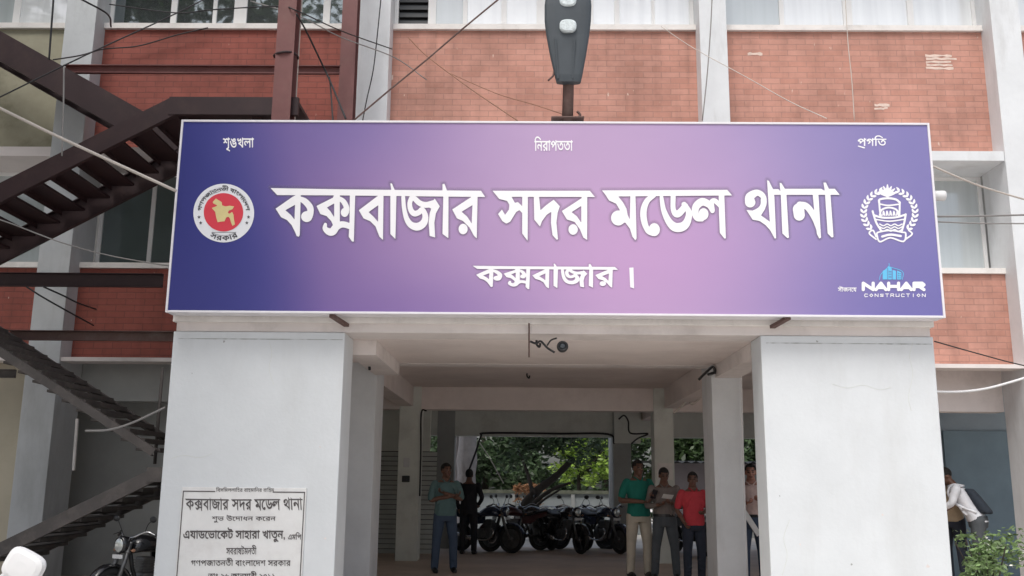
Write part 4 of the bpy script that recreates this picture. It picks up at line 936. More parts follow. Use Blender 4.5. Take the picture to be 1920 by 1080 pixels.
tree('leaning_tree', 'dark tree leaning right over the yard wall behind the motorcycles', 'tree', base,
     [([(0, 0, 0), L(966, 990), L(982, 950, .1), L(1010, 918, .2), L(1040, 895, .3), L(1075, 860, .5)], .15, .07),
      ([L(985, 962), L(1005, 940, -.3), L(1035, 918, -.5), L(1070, 905, -.6)], .07, .03), ([L(1000, 928), L(990, 890, .4), L(975, 850, .5)], .06, .03),
      ([L(975, 985, -.1), L(992, 965, -.4), L(1016, 940, -.7), L(1050, 918, -.9)], .05, .02)],
     [(L(960+i*16, 845+random.uniform(-28, 22), random.uniform(-.3, 1)), random.uniform(.22, .42)) for i in range(12)]+[(L(1010+random.uniform(-50, 60), 800+random.uniform(-20, 20), .5), .5) for i in range(9)], 260, .075, 'leafdark', 'bark')
b2 = (P(1095, 1000, 27.2).x, 27.2, 0); L2 = lambda px, py, dy=0: rel(px, py, 27.2+dy, b2)
tree('bright_tree', 'sunlit yellow green tree at the right of the yard above the wall', 'tree', b2,
     [([(0, 0, 0), L2(1092, 960), L2(1085, 905), L2(1088, 850)], .08, .04), ([L2(1088, 900), L2(1110, 870), L2(1130, 845)], .05, .02), ([L2(1087, 880), L2(1060, 850), L2(1045, 835)], .04, .02)],
     [(L2(random.uniform(1040, 1142), random.uniform(820, 905), random.uniform(-.5, .4)), random.uniform(.18, .36)) for i in range(36)]+[(L2(random.uniform(1040, 1200), random.uniform(760, 815), random.uniform(-.3, .6)), .55) for i in range(9)], 150, .085, 'leafbright', 'bark')
for i, (px, Y, h, lab) in enumerate(((905, 30, 4.6, 'dark dense tree behind the yard wall at the left of the passage view'), (1000, 32, 5.2, 'dark tall tree behind the yard wall in the middle of the passage view'), (1130, 31, 4.8, 'dark tree behind the bright green one in the yard'), (1290, 31, 5.2, 'dark tree rising behind the outbuilding roof at right'), (1420, 33, 4.4, 'tree with sky behind it seen between the right pillar and column'))):
    b3 = (PX(px, Y), Y, 0)
    tree('dense_tree', lab, 'tree', b3, [([(0, 0, 0), (.1, 0, h*.3), (0, .1, h*.6)], .16, .07)],
         [((random.uniform(-1.5, 1.5), random.uniform(-.8, .8), random.uniform(.2 if i < 3 else 1.0, h if i < 3 else 3.2)), random.uniform(.45, .8)) for k in range(44)], 95, .13, 'leafdark' if i != 3 else 'leafmid', 'bark', 'trees behind the back yard')
b8 = (PX(985, 25.4), 25.4, 0)
tree('dry_bush', 'dry orange brown bush showing just above the yard wall', 'bush', b8, [([(0, 0, 0), (.05, 0, .6), (-.05, 0, 1.0)], .03, .015), ([(.02, 0, .5), (.25, 0, 1.0)], .02, .01)],
     [((random.uniform(-.42, .42), random.uniform(-.2, .2), random.uniform(.8, 1.28)), random.uniform(.12, .2)) for k in range(16)], 420, .05, 'drybush', 'bark')
b4 = (PX(873, 22.5)+.02, 22.5, 0)
tree('pale_trunk', 'thick whitewashed tree trunk standing at the left edge of the yard opening', 'tree', b4, [([(0, 0, 0), (.0, 0, 1.5), (.03, 0, 3.2), (.0, 0, 5)], .25, .2), ([(-.22, .1, 1.2), (-.26, .1, 2), (-.24, .1, 4)], .07, .06)], [((random.uniform(-1.2, 1.2), random.uniform(-1, 1), random.uniform(4.4, 6)), .6) for k in range(10)], 40, .12, 'leafdark', 'palebark')
bm = NB(); tube(bm, [(PX(1145, 21), 21, 0), (PX(1146, 21), 21, 3.2)], .045, 10); tag(obj('yard_pole', bm, M['fin'], None, True), 'thin white pole at the right edge of the yard opening', 'pole')
# big tree beside the camera (seen mirrored in the dark window, shading the left side)
b5 = (-8.2, 2.6, 0)
tree('offview_tree', 'large leafy street tree left of the viewer, mirrored in the dark upper window', 'tree', b5, [([(0, 0, 0), (.2, .2, 3), (0, .4, 6.5), (.2, .2, 12)], .3, .08)]+[([(0, .3, 5+a*.8), (2*math.cos(a), 2*math.sin(a), 7.5+a)], .12, .04) for a in (0, 1.3, 2.5, 3.8, 5)],
     [((random.uniform(-3.4, 3.0), random.uniform(-3.2, 2.8), random.uniform(5.8, 15.5)), random.uniform(.7, 1.2)) for k in range(95)], 24, .22, 'leafmid', 'bark')
b7 = (-10.6, 6.6, 0)  # unseen extra tree, added to darken the left facade and stairs
tree('offview_tree', 'spreading tree added out of view at the left to shade the staircase', 'tree', b7, [([(0, 0, 0), (.1, .2, 3), (.3, .2, 9)], .28, .08)]+[([(0, .1, 3.5+a*.7), (1.8*math.cos(a), 1.6*math.sin(a), 6+a)], .11, .04) for a in (0, 1.4, 2.6, 3.9, 5.1)],
     [((random.uniform(-2.8, 3.4), random.uniform(-2.4, 2.3), random.uniform(4.2, 12.5)), random.uniform(.7, 1.15)) for k in range(75)], 24, .2, 'leafmid', 'bark')
# shrub at lower right
b6 = (PX(1838, 9.9), 9.9, 0); sb = thing('flowering_shrub', 'bushy green shrub with small pale flowers beside the right pillar', 'shrub', b6)
bm = NB()
for i in range(14):
    a = random.uniform(0, 6.28); r = random.uniform(.1, .34); tube(bm, smooth_pts([Vector(b6), Vector(b6)+Vector((r*.4*math.cos(a), r*.4*math.sin(a), .35)), Vector(b6)+Vector((r*math.cos(a), r*math.sin(a), random.uniform(.5, .82)))], 4), .007, 5)
obj('stems', bm, M['bark'], sb, True)
cl = [((b6[0]+random.gauss(0, .12), b6[1]+random.gauss(0, .12), random.uniform(.15, .84)), random.uniform(.08, .16)) for i in range(46)]
leaf_mesh('foliage', cl, 620, .034, 'leafshrub', sb)
leaf_mesh('flowers', [((c[0][0], c[0][1]-.05, c[0][2]+.05), .1) for c in cl[::3]], 150, .017, 'flower', sb)

# ------------------------------------------------------------------ people
def fuse(name, bm, vox, mat, parent, smooth_it=4):
    bmesh.ops.recalc_face_normals(bm, faces=bm.faces)
    me = bpy.data.meshes.new('tmp'); bm.to_mesh(me); bm.free(); o = bpy.data.objects.new('tmp', me); COL.objects.link(o)
    r = o.modifiers.new('r', 'REMESH'); r.mode = 'VOXEL'; r.voxel_size = vox
    s_ = o.modifiers.new('s', 'SMOOTH'); s_.iterations = smooth_it; s_.factor = .5
    dg = bpy.context.evaluated_depsgraph_get(); m2 = bpy.data.meshes.new_from_object(o.evaluated_get(dg)); m2.name = name
    bpy.data.objects.remove(o); bpy.data.meshes.remove(me)
    return link(name, m2, mat, parent, True)
def erings(bm, secs, n=20):
    """secs: (centre, rx, ry) horizontal ellipses"""
    loft(bm, [[Vector(c)+Vector((rx*math.cos(2*math.pi*k/n), ry*math.sin(2*math.pi*k/n), 0)) for k in range(n)] for c, rx, ry in secs])
def limb(bm, pts, rs, seg=14):
    pts = [Vector(p) for p in pts]
    q = smooth_pts([Vector((*p, 0)).to_3d() for p in pts], 4); k = len(q)-1; m = len(rs)-1
    rr = [rs[min(int(i*m/k), m-1)]+(rs[min(int(i*m/k), m-1)+1]-rs[min(int(i*m/k), m-1)])*(i*m/k-min(int(i*m/k), m-1)) for i in range(k+1)]
    tube(bm, q, rr, seg)
    for p, r in ((q[0], rr[0]), (q[-1], rr[-1])): ell(bm, p, (r, r, r), 2)
def hand(bm, wrist, d, nrm, side, curl=.6, k=1.0):
    """palm, four unequal fingers and a thumb leaving the side of the palm"""
    d = Vector(d).normalized(); nrm = (Vector(nrm)-d*Vector(nrm).dot(d)).normalized(); s = d.cross(nrm)*side; w_ = Vector(wrist)
    Mx = Matrix((s, d, nrm)).transposed()
    ell(bm, w_+d*.045*k, (.038*k, .052*k, .016*k), 2, Mx)
    for i, (off, L) in enumerate(((-.028, .062), (-.010, .074), (.009, .070), (.027, .055))):
        p0 = w_+d*.085*k+s*off*k; a1 = curl*.9; a2 = curl*2.0
        p1 = p0+(d*math.cos(a1)+nrm*math.sin(a1))*L*.5*k; p2 = p1+(d*math.cos(a2)+nrm*math.sin(a2))*L*.5*k
        tube(bm, [p0-d*.02*k, p0, p1, p2], [.0095*k, .0095*k, .0088*k, .007*k], 8)
    p0 = w_+d*.03*k-s*.034*k; p1 = p0+(d*.6-s*.7+nrm*.3).normalized()*.036*k; p2 = p1+(d*.9-s*.05+nrm*.4).normalized()*.032*k
    tube(bm, [p0+s*.012*k, p0, p1, p2], [.011*k, .0115*k, .010*k, .008*k], 8)
def person(label, loc, rz, H, top, legs, skin='skin', arms=None, sleeve=.5, hem=.86, lean=0.0, head_turn=0.0, head_nod=0.0, stance=.10, tuck=False, stride=0.0, hairless=0.0, group='men standing about the police building', shoes='black', belly=1.0):
    k = H/1.70
    t = thing('person', label, 'person', (0, 0, 0), 0, group)
    def lz(p):                                            # lean the upper body forward about the hips
        p = Vector(p); z = p.z-.92
        if z > 0 and lean: p = Vector((p.x, p.y-math.sin(lean)*z, .92+math.cos(lean)*z))
        return p*k
    T = [(.80, .145, .105, 0), (.88, .165, .118, 0), (.96, .162, .115*belly, -.005), (1.05, .150, .112*belly, -.01), (1.15, .150, .112*belly, -.008), (1.26, .162, .115, .004), (1.35, .166, .105, .012), (1.41, .150, .085, .015), (1.455, .075, .06, .012), (1.54, .055, .058, .0)]
    def torso(bm, infl, z0, z1):
        secs = [(lz((0, y, z)), (rx+infl)*k, (ry+infl)*k) for z, rx, ry, y in T if z0-1e-6 <= z <= z1]
        erings(bm, secs)
    hips = [((s*.088, 0, .90), (s*(.095+stance*.25), -.012+s*stride*.4, .49), (s*(.08+stance*.45), .015+s*stride, .085)) for s in (-1, 1)]
    A = arms or [((-.195, .015, 1.385), (-.25, .03, 1.10), (-.24, -.05, .86)), ((.195, .015, 1.385), (.25, .03, 1.10), (.24, -.05, .86))]
    # --- body: one continuous surface
    bm = NB(); torso(bm, 0, .8, 2)
    for (h, kn, an) in hips:
        limb(bm, [Vector(h)*k, (Vector(h)+Vector(kn))*.5*k, Vector(kn)*k, (Vector(kn)*.55+Vector(an)*.45+Vector((0, .012, 0)))*k, Vector(an)*k], [.088*k, .074*k, .054*k, .052*k, .036*k])
        limb(bm, [Vector(an)*k+Vector((0, .02, -.03)), Vector(an)*k+Vector((0, -.08, -.045)), Vector(an)*k+Vector((0, -.15, -.055))], [.036*k, .036*k, .026*k])
    hm = Matrix.Rotation(head_turn, 3, 'Z') @ Matrix.Rotation(head_nod, 3, 'X'); hc = lz((0, -.014, 1.592))
    def hp(p): return hc+hm @ (Vector(p)*k)
    ell(bm, hp((0, .008, .02)), (.074*k, .093*k, .092*k), 3, hm); ell(bm, hp((0, -.026, -.05)), (.056*k, .062*k, .062*k), 3, hm)
    ell(bm, hp((0, -.062, -.085)), (.027*k, .022*k, .02*k), 2, hm)                       # chin
    tube(bm, [hp((0, -.076, .012)), hp((0, -.096, -.012)), hp((0, -.106, -.030)), hp((0, -.084, -.040))], [.009*k, .012*k, .016*k, .011*k], 8)
    for s in (-1, 1):
        ell(bm, hp((s*.075, .012, -.012)), (.010*k, .020*k, .032*k), 2, hm); ell(bm, hp((s*.032, -.072, .028)), (.026*k, .014*k, .009*k), 2, hm)
        ell(bm, hp((s*.036, -.062, -.030)), (.024*k, .022*k, .018*k), 2, hm)
    ell(bm, hp((0, -.083, -.060)), (.024*k, .011*k, .010*k), 2, hm)
    for i, ((sh, el, wr)) in enumerate(A):
        sh, el, wr = lz(sh), lz(el), lz(wr)
        limb(bm, [sh, (sh+el)/2, el, (el*.6+wr*.4), wr], [.045*k, .045*k, .038*k, .038*k, .027*k])
        d = (wr-el).normalized(); hand(bm, wr, d, Vector((0, 0, 1)) if abs(d.z) < .7 else Vector((-1 if i else 1, -.3, 0)), 1 if i else -1, .75, k)
    body = fuse('body', bm, .0085*k, [M[skin], M['feature'], M['lip']], t, 3)
    me = body.data; hi = hm.inverted()
    for p in me.polygons:                                 # eyes, brows and lips are coloured on the one skin
        q = hi @ (p.center-hc)/k
        if q.y < -.05:
            ax = abs(q.x)
            if .017 < ax < .046 and .002 < q.z < .017: p.material_index = 1
            elif .014 < ax < .052 and .030 < q.z < .041: p.material_index = 1
            elif ax < .026 and -.068 < q.z < -.052: p.material_index = 2
    # --- hair
    bm = NB(); g = bmesh.ops.create_icosphere(bm, subdivisions=4, radius=1)
    for v in list(bm.verts):
        q = Vector((v.co.x*.083, v.co.y*.104+.014, v.co.z*.098+.034)); n = math.sin(v.co.x*19+v.co.y*13)*math.sin(v.co.z*17)*.003; v.co = q+q.normalized()*n
    bmesh.ops.delete(bm, geom=[v for v in bm.verts if v.co.z < (.062+hairless if v.co.y < -.055 else (.028 if v.co.y < -.005 else (-.012 if v.co.y < .04 else -.058)))], context='VERTS')
    for v in bm.verts: v.co = hp(v.co/1.0)
    obj('hair', bm, M['hair'], t, True)
    # --- shirt
    bm = NB(); torso(bm, .020, hem, 1.43)
    z0 = [r for r in T if r[0] >= hem-1e-6][0]
    for (sh, el, wr) in A:
        sh, el, wr = lz(sh), lz(el), lz(wr)
        if sleeve <= 1: limb(bm, [sh*.9+lz((0, .01, 1.33))*.1, sh*(1-sleeve*.5)+el*sleeve*.5, sh*(1-sleeve)+el*sleeve], [.066*k, .062*k, .058*k])
        else: limb(bm, [sh, (sh+el)/2, el, el*(2-sleeve)+wr*(sleeve-1)], [.066*k, .056*k, .048*k, .039*k])
    erings(bm, [(lz((0, .012, 1.40)), .105*k, .08*k), (lz((0, .008, 1.44)), .072*k, .066*k)])
    for i in range(9):                                    # soft folds
        zz = 1.0+random.random()*.35; sx = random.choice((-1, 1)); x0 = sx*random.uniform(.02, .12)
        tube(bm, [lz((x0, -.118-.01*random.random(), zz)), lz((x0+sx*.04, -.115, zz-.05)), lz((x0+sx*.06, -.105, zz-.11))], [.004, .016*k, .004], 6)
    fuse('shirt', bm, .010*k, M[top], t, 3)
    bm = NB()
    for s in (-1, 1): tube(bm, [lz((s*.010, -.092, 1.395)), lz((s*.045, -.072, 1.435)), lz((s*.068, -.01, 1.46)), lz((s*.04, .055, 1.468))], [.008*k, .011*k, .011*k, .010*k], 6)
    obj('collar', bm, M[top], t, True)
    if tuck:
        bm = NB(); erings(bm, [(lz((0, -.003, .955)), .187*k, .139*k), (lz((0, -.003, .995)), .186*k, .138*k)]); obj('belt', bm, M['black'], t)
    # --- trousers
    bm = NB(); erings(bm, [(Vector((0, y, z))*k, (rx+.016)*k, (ry+.014)*k) for z, rx, ry, y in T[:4] if z <= (1.0 if tuck else .97)])
    for (h, kn, an) in hips:
        h, kn, an = Vector(h), Vector(kn), Vector(an)
        limb(bm, [h*k, (h*.5+kn*.5)*k, kn*k, (kn*.5+an*.5)*k, (an+Vector((0, 0, .0)))*k], [.102*k, .090*k, .073*k, .067*k, .062*k])
        for i in range(5):
            zz = random.uniform(.12, .5); f = (h.z-zz)/(h.z-an.z); c = (h.lerp(an, f))*k
            tube(bm, [c+Vector((-.05, -.045, .01)), c+Vector((0, -.066, -.006)), c+Vector((.05, -.045, .012))], [.003, .012, .003], 6)
    fuse('trousers', bm, .011*k, M[legs], t, 3)
    # --- shoes
    for (h, kn, an) in hips:
        an = Vector(an)*k; bm = NB()
        limb(bm, [an+Vector((0, .035, -.035)), an+Vector((0, -.04, -.040)), an+Vector((0, -.12, -.050)), an+Vector((0, -.165, -.056))], [.045*k, .046*k, .042*k, .028*k])
        for v in bm.verts: v.co.z = max(v.co.z, .003)
        obj('shoe', bm, M[shoes], t, True)
    t.location = loc; t.rotation_euler = (0, 0, rz)
    return t, lz, k
def gz(Y): return .03 if 10.6 < Y < 20.1 else 0
def held(name, c, size, rot, mat, label, cat):
    bm = NB(); box(bm, -size[0]/2, size[0]/2, -size[1]/2, size[1]/2, -size[2]/2, size[2]/2, min(size)*.3)
    bmesh.ops.transform(bm, matrix=Matrix.Translation(c) @ Euler(rot).to_matrix().to_4x4(), verts=bm.verts)
    tag(obj(name, bm, M[mat]), label, cat)
def pose(two=True, hx=.0, hz=1.12, hy=-.30):
    return [((-.195, .015, 1.385), (-.27, -.02, 1.12), (hx-.10, hy+.06, hz)), ((.195, .015, 1.385), (.27, -.02, 1.13), (hx+.09, hy+.05, hz+.03))]
def place(px, Y): return (PX(px, Y, 1000), Y, gz(Y))
def W(t, p):
    return Matrix.Translation(t.location) @ Matrix.Rotation(t.rotation_euler.z, 4, 'Z') @ Vector(p)
t, lz, k = person('man in a teal green polo shirt and pale khaki trousers holding a phone', place(1198, 13.9), R(14), 1.61, 'teal', 'khaki', arms=[((-.195, .015, 1.385), (-.29, -.02, 1.12), (-.03, -.27, 1.10)), ((.195, .015, 1.385), (.25, -.02, 1.13), (.12, -.27, 1.17))], sleeve=.75, hem=.88, head_turn=.15, stance=.13)
held('phone', W(t, (.10, -.36, 1.15)), (.07, .012, .14), (.6, .2, .1), 'phone', 'dark phone held by the man in the teal green polo shirt', 'phone')
t, lz, k = person('man in a grey brown tucked shirt and faded grey jeans reading a paper', place(1247, 13.7), R(-4), 1.50, 'greyshirt', 'greyjean', arms=pose(hx=.0, hz=1.14), sleeve=1.75, hem=.96, tuck=True, head_nod=.3, head_turn=.2, stance=.2)
held('folded_paper', W(t, (.02, -.35, 1.12)), (.15, .004, .09), (.9, .1, .2), 'paper', 'white folded paper held by the man in the grey brown shirt', 'paper')
t, lz, k = person('man in a bright red polo shirt and navy trousers by the right column', place(1301, 13.2), R(10), 1.44, 'red', 'navy', arms=[((-.195, .015, 1.385), (-.26, .02, 1.12), (-.20, -.12, .93)), ((.195, .015, 1.385), (.25, -.02, 1.13), (.07, -.24, 1.08))], sleeve=.8, hem=.88, head_turn=-.35, stance=.08)
t, lz, k = person('man in a pale pink checked shirt partly hidden behind the right column', place(1412, 12.9), R(-12), 1.55, 'pink', 'bluejean', skin='skinl', arms=pose(hx=.02, hz=1.16), sleeve=1.7, hem=.96, tuck=True, hairless=.015, head_nod=.1)
held('folded_newspaper', W(t, (-.02, -.30, .80)), (.07, .02, .36), (.2, -.6, 0), 'paper', 'white rolled paper beside the man in the pink checked shirt', 'paper')
t, lz, k = person('man in a muted teal shirt and blue jeans with folded arms at the left', place(834, 14.3), R(14), 1.55, 'dteal', 'bluejean', arms=[((-.195, .015, 1.385), (-.25, -.05, 1.13), (.10, -.20, 1.20)), ((.195, .015, 1.385), (.25, -.05, 1.15), (-.06, -.21, 1.24))], sleeve=.9, hem=.86, stance=.16, belly=1.1, head_turn=.35)
t, lz, k = person('man in black clothes standing in silhouette behind the folded arms man', place(878, 18.0), R(170), 1.52, 'blackcloth', 'blackcloth', arms=[((-.195, .015, 1.385), (-.28, .02, 1.13), (-.18, -.12, .98)), ((.195, .015, 1.385), (.25, .03, 1.10), (.22, -.06, .88))], sleeve=1.8, hem=.86)
t, lz, k = person('man in a white shirt with a navy backpack bending forward at right', place(1836, 12.9), R(-118), 1.62, 'whitecloth', 'greyjean', arms=[((-.195, .015, 1.385), (-.24, -.18, 1.16), (-.17, -.40, 1.05)), ((.195, .015, 1.385), (.24, -.18, 1.16), (.17, -.40, 1.05))], sleeve=1.75, hem=.88, lean=.55, head_nod=.9)
bp = thing('backpack', 'navy backpack with pale straps on the back of the bending man', 'backpack', t.location, t.rotation_euler.z)
def LW(bm, o):
    bmesh.ops.transform(bm, matrix=Matrix.Translation(o.location) @ Matrix.Rotation(o.rotation_euler.z, 4, 'Z'), verts=bm.verts); return bm
bm = NB(); n = 20; rg = []
for zz, rx, ry in ((1.0, .12, .045), (1.01, .15, .075), (1.06, .155, .09), (1.30, .15, .075), (1.385, .14, .06), (1.40, .11, .035)):
    c = lz((0, .165, zz)); rg.append([c+Vector((rx*abs(math.cos(2*math.pi*i/n))**.6*(1 if math.cos(2*math.pi*i/n) > 0 else -1), ry*math.sin(2*math.pi*i/n), 0)) for i in range(n)])
loft(bm, rg); obj('bag', LW(bm, bp), M['vest'], bp, True)
for s in (-1, 1):
    bm = NB(); tube(bm, smooth_pts([lz((s*.11, .13, 1.44)), lz((s*.125, .0, 1.455)), lz((s*.13, -.13, 1.32)), lz((s*.14, -.13, 1.15)), lz((s*.17, .05, 1.02))]), .018, 6); obj('strap', LW(bm, bp), M['whitecloth'], bp, True)
t, lz, k = person('man in a tan shirt at the edge of the right pillar beside the backpack', place(1788, 13.3), R(-60), 1.60, 'tan', 'navy', arms=[((-.195, .015, 1.385), (-.24, -.18, 1.16), (-.17, -.38, 1.03)), ((.195, .015, 1.385), (.24, -.18, 1.16), (.17, -.38, 1.03))], sleeve=.9, hem=.88, lean=.3, head_nod=.6)

# ------------------------------------------------------------------ motorcycles
def motorcycle(label, loc, rz, paint, copy_of=None, group='motorcycles parked in the yard'):
    if copy_of is not None:
        r = copy_of.copy(); COL.objects.link(r); r.location = loc; r.rotation_euler = (0, 0, rz); r.scale = (.87, .87, .87); tag(r, label, 'motorcycle', group)
        for ch in list(copy_of.children):
            c = ch.copy(); COL.objects.link(c); c.parent = r
            if ch.name.split('.')[0] in ('fuel_tank', 'side_panel', 'front_mudguard', 'cowl'):
                c.data = ch.data.copy(); c.data.materials[0] = M[paint]
            for g in ch.children:
                d = g.copy(); COL.objects.link(d); d.parent = c
        return r
    t = thing('motorcycle', label, 'motorcycle', (0, 0, 0), 0, group)     # +X is forward
    def V(*a): return Vector(a)
    for x in (-.64, .64):
        bm = NB(); n = 30; prev = None
        for i in range(n+1):
            a = 2*math.pi*i/n; c = V(x+.255*math.cos(a), 0, .30+.255*math.sin(a)); rad = V(math.cos(a), 0, math.sin(a))
            ring = [bm.verts.new(c+rad*.05*math.cos(b_)+V(0, .048*math.sin(b_), 0)) for b_ in [2*math.pi*j/10 for j in range(10)]]
            if prev:
                for j in range(10): bm.faces.new((prev[j], prev[(j+1) % 10], ring[(j+1) % 10], ring[j]))
            prev = ring
        bmesh.ops.remove_doubles(bm, verts=bm.verts, dist=.001)
        wh = obj('wheel', bm, M['rubber'], t, True)
        bm = NB()
        for i in range(5):
            a = 2*math.pi*i/5; tube(bm, [V(x, 0, .30), V(x+.2*math.cos(a), 0, .30+.2*math.sin(a))], [.03, .018], 6)
        lathe(bm, (x, -.06, .30), (0, 1, 0), [(0, .03), (.02, .05), (.10, .05), (.12, .03)], 14)
        lathe(bm, (x, -.015, .30), (0, 1, 0), [(0, .20), (0, .222), (.03, .222), (.03, .20), (0, .20)], 26)
        obj('rim', bm, M['engine'], wh)
        bm = NB(); lathe(bm, (x, .045, .30), (0, 1, 0), [(0, .10), (0, .12), (.005, .12), (.005, .10), (0, .10)], 22); obj('brake_disc', bm, M['chrome'], wh)
    bm = NB()
    for s in (-1, 1): tube(bm, [V(.64, s*.085, .30), V(.50, s*.085, .66), V(.42, s*.075, .90)], [.026, .028, .026], 8)
    beam(bm, (.46, -.11, .78), (.46, .11, .78), (1, 0, 0), (0, 0, 1), .05, .03); beam(bm, (.42, -.10, .89), (.42, .10, .89), (1, 0, 0), (0, 0, 1), .05, .025); obj('fork', bm, M['engine'], t, True)
    bm = NB(); prev = None
    for i in range(13):
        a = R(20+i*11.5); c = V(.64+.335*math.cos(a), 0, .30+.335*math.sin(a)); ring = [bm.verts.new(c+V(0, y, 0)+V(math.cos(a), 0, math.sin(a))*(-.02 if abs(y) > .05 else .01)) for y in (-.068, -.04, 0, .04, .068)]
        if prev:
            for j in range(4): bm.faces.new((prev[j], prev[j+1], ring[j+1], ring[j]))
        prev = ring
    obj('front_mudguard', bm, M[paint], t, True)
    bm = NB(); n = 18; rg = []
    for x, zc, hy, hz in ((.36, .80, .05, .06), (.32, .83, .11, .10), (.20, .86, .145, .125), (.05, .85, .14, .12), (-.10, .81, .10, .09), (-.16, .79, .07, .06)):
        rg.append([V(x, hy*math.cos(2*math.pi*j/n), zc+hz*math.sin(2*math.pi*j/n)*(1 if math.sin(2*math.pi*j/n) > 0 else .8)) for j in range(n)])
    loft(bm, rg); obj('fuel_tank', bm, M[paint], t, True)
    bm = NB(); rg = []
    for x, zc, hy, hz in ((-.06, .80, .07, .03), (-.14, .80, .11, .045), (-.40, .80, .13, .05), (-.55, .84, .12, .05), (-.78, .87, .10, .045), (-.84, .88, .07, .025)):
        rg.append([V(x, hy*math.cos(2*math.pi*j/n), zc+hz*math.sin(2*math.pi*j/n)) for j in range(n)])
    loft(bm, rg); obj('seat', bm, M['black'], t, True)
    for s in (-1, 1):
        bm = NB(); pts = [(-.10, .60), (-.08, .74), (-.30, .76), (-.62, .83), (-.86, .86), (-.84, .78), (-.5, .70), (-.30, .58)]
        loft(bm, [[V(x, s*.10, z) for x, z in pts], [V(x, s*.125, z) for x, z in pts]]); obj('side_panel', bm, M[paint], t)
    bm = NB(); box(bm, -.16, .20, -.11, .11, .30, .50, .03); box(bm, .02, .20, -.085, .085, .49, .70, .02)
    for i in range(5): box(bm, .0, .225, -.105, .105, .515+i*.035, .527+i*.035)
    lathe(bm, (-.03, -.16, .40), (0, 1, 0), [(0, .06), (.01, .10), (.31, .10), (.32, .06)], 18); obj('engine', bm, M['engine'], t)
    bm = NB(); tube(bm, [V(.38, 0, .86), V(.30, 0, .55), V(.18, 0, .30), V(-.20, 0, .30), V(-.30, 0, .52), V(-.10, 0, .76)], .028, 8); tube(bm, [V(-.10, 0, .76), V(-.82, 0, .84)], .024, 8)
    for s in (-1, 1): tube(bm, [V(-.25, s*.09, .34), V(-.64, s*.09, .30)], .026, 8); tube(bm, [V(-.62, s*.115, .32), V(-.48, s*.115, .70)], .03, 10)
    obj('chassis', bm, M['black'], t, True)
    bm = NB(); tube(bm, smooth_pts([V(.20, -.10, .52), V(.26, -.13, .40), V(.10, -.14, .27), V(-.25, -.15, .28)]), .02, 8); tube(bm, [V(-.22, -.155, .28), V(-.35, -.16, .31), V(-.80, -.17, .42)], [.035, .048, .045], 12); obj('exhaust', bm, M['chrome'], t, True)
    bm = NB(); pts = smooth_pts([V(.26, -.36, .98), V(.33, -.24, 1.03), V(.40, -.08, .96), V(.40, .08, .96), V(.33, .24, 1.03), V(.26, .36, .98)]); tube(bm, pts, .012, 8); hb = obj('handlebar', bm, M['chrome'], t, True)
    for s in (-1, 1):
        bm = NB(); tube(bm, [V(.30, s*.27, 1.012), V(.24, s*.39, .97)], .019, 8); tube(bm, [V(.33, s*.25, 1.02), V(.33, s*.38, .985)], .006, 6); obj('grip', bm, M['black'], hb, True)
        bm = NB(); tube(bm, smooth_pts([V(.33, s*.22, 1.03), V(.34, s*.27, 1.12), V(.33, s*.32, 1.17)]), .006, 6); ell(bm, (.33, s*.35, 1.19), (.014, .065, .042), 2); mi = obj('mirror', bm, M['black'], t, True)
        bm = NB(); lathe(bm, (.3150, s*.35, 1.19), (-1, 0, 0), [(0, .038), (.002, .036)], 16); obj('mirror_glass', bm, M['mirror'], mi)
        bm = NB(); ell(bm, (.45, s*.17, .80), (.03, .022, .022), 2); tube(bm, [V(.44, s*.08, .80), V(.45, s*.16, .80)], .008, 6); obj('indicator', bm, M['brickheap'], t, True)
    bm = NB(); rg = []
    for x, r1, r2 in ((.36, .05, .06), (.42, .09, .10), (.50, .10, .115), (.545, .088, .10)):
        rg.append([V(x, r1*math.cos(2*math.pi*j/n), .87+r2*math.sin(2*math.pi*j/n)) for j in range(n)])
    loft(bm, rg); hl = obj('headlight', bm, M[paint], t, True); hl.name = 'cowl'; hl.data.name = 'cowl'
    bm = NB(); ell(bm, (.545, 0, .865), (.022, .078, .088), 3); obj('headlamp_glass', bm, M['headglass'], hl, True)
    bm = NB(); ell(bm, (-.87, 0, .85), (.03, .07, .035), 2); obj('tail_light', bm, M['redlamp'], t, True)
    bm = NB(); tube(bm, smooth_pts([V(-.55, -.10, .9), V(-.75, -.11, .95), V(-.90, 0, .96), V(-.75, .11, .95), V(-.55, .10, .9)]), .012, 8); obj('grab_rail', bm, M['chrome'], t, True)
    bm = NB(); box(bm, .545, .555, -.09, .09, .70, .75) ; obj('number_plate', bm, M['sw_white'], t)
    return t
m0 = motorcycle('dark blue motorcycle parked just right of the man in black', (PX(912, 18.6), 18.6, .03), R(-28), 'bikeblue')
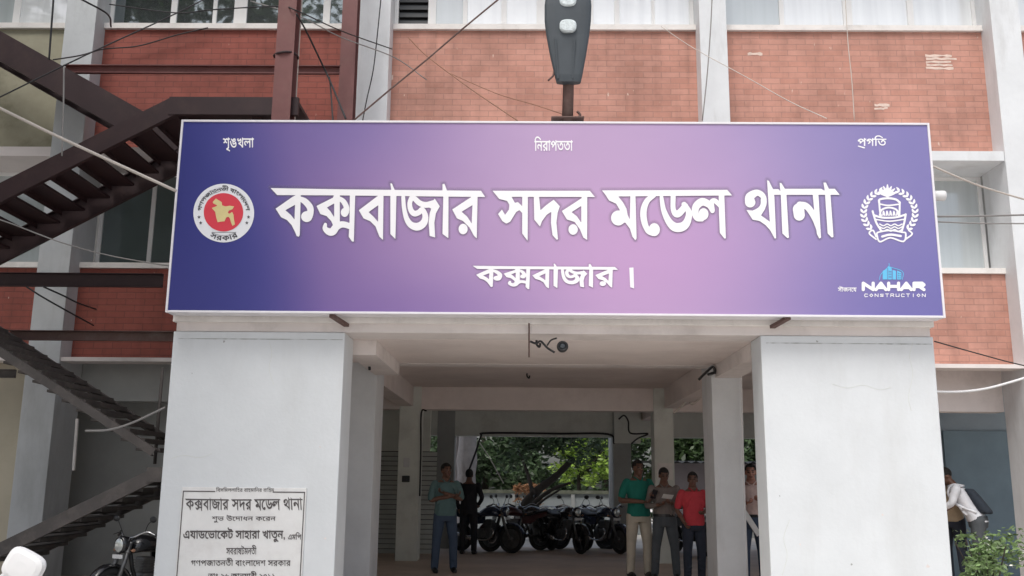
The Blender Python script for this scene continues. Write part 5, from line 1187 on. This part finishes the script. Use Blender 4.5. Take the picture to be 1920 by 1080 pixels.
m0.location = (PX(912, 18.6), 18.6, .03); m0.rotation_euler = (0, 0, R(-28)); m0.scale = (.87, .87, .87)
for (px, Y, rz, paint, lab) in ((968, 19.0, -150, 'bikered', 'dark reddish motorcycle parked in front of the leaning tree'), (1008, 19.3, 215, 'bikeblack', 'black motorcycle parked side on left of the yard centre pier'), (1060, 18.8, -62, 'bikeblack', 'black motorcycle facing the passage in the middle of the yard row'), (1092, 20.2, -35, 'bikesilver', 'silver motorcycle half hidden behind its black neighbours in the yard'), (1128, 18.9, -58, 'bikeblue', 'dark blue motorcycle beside the right rear column of the passage'), (1292, 18.6, -70, 'bikeblack', 'motorcycle half hidden behind the man in the red polo shirt')):
    motorcycle(lab, (PX(px, Y), Y, gz(Y)), R(rz), paint, m0)
motorcycle('motorcycle with a round headlamp under the stairs beside the left pillar', (PX(296, 10.05), 10.05, 0), R(-118), 'bikeblack', m0, group='motorcycles in front of the building').scale = (.77, .77, .77)
mb = motorcycle('motorcycle at the lower left corner of which only a bright mirror shows', (PX(62, 3.0)-.31, 3.30, 0), R(-90), 'bikered', m0, group='motorcycles in front of the building')
for ch in mb.children:                                    # this one carries large squarish pale mirrors
    if ch.name.startswith('mirror'):
        bm = NB(); s_ = 1 if sum(v.co.y for v in ch.data.vertices) > 0 else -1
        def se(x, f): return [Vector((x, .072*f*abs(math.cos(q_))**.55*(1 if math.cos(q_) > 0 else -1), .058*f*abs(math.sin(q_))**.55*(1 if math.sin(q_) > 0 else -1))) for q_ in [2*math.pi*j/32 for j in range(32)]]
        loft(bm, [se(-.006, .9), se(-.004, 1), se(.004, 1), se(.016, .93), se(.022, .7), se(.024, .3)])
        bmesh.ops.transform(bm, matrix=Matrix.Translation((.33, s_*.35, 1.19)) @ Matrix.Rotation(-s_*.45, 4, 'X'), verts=bm.verts)
        tube(bm, smooth_pts([Vector((.33, s_*.22, 1.03)), Vector((.34, s_*.25, 1.12)), Vector((.34, s_*.30, 1.18))]), .007, 6)
        me = bpy.data.meshes.new('mirror'); bm.to_mesh(me); bm.free(); me.materials.append(M['pvc']); ch.data = me
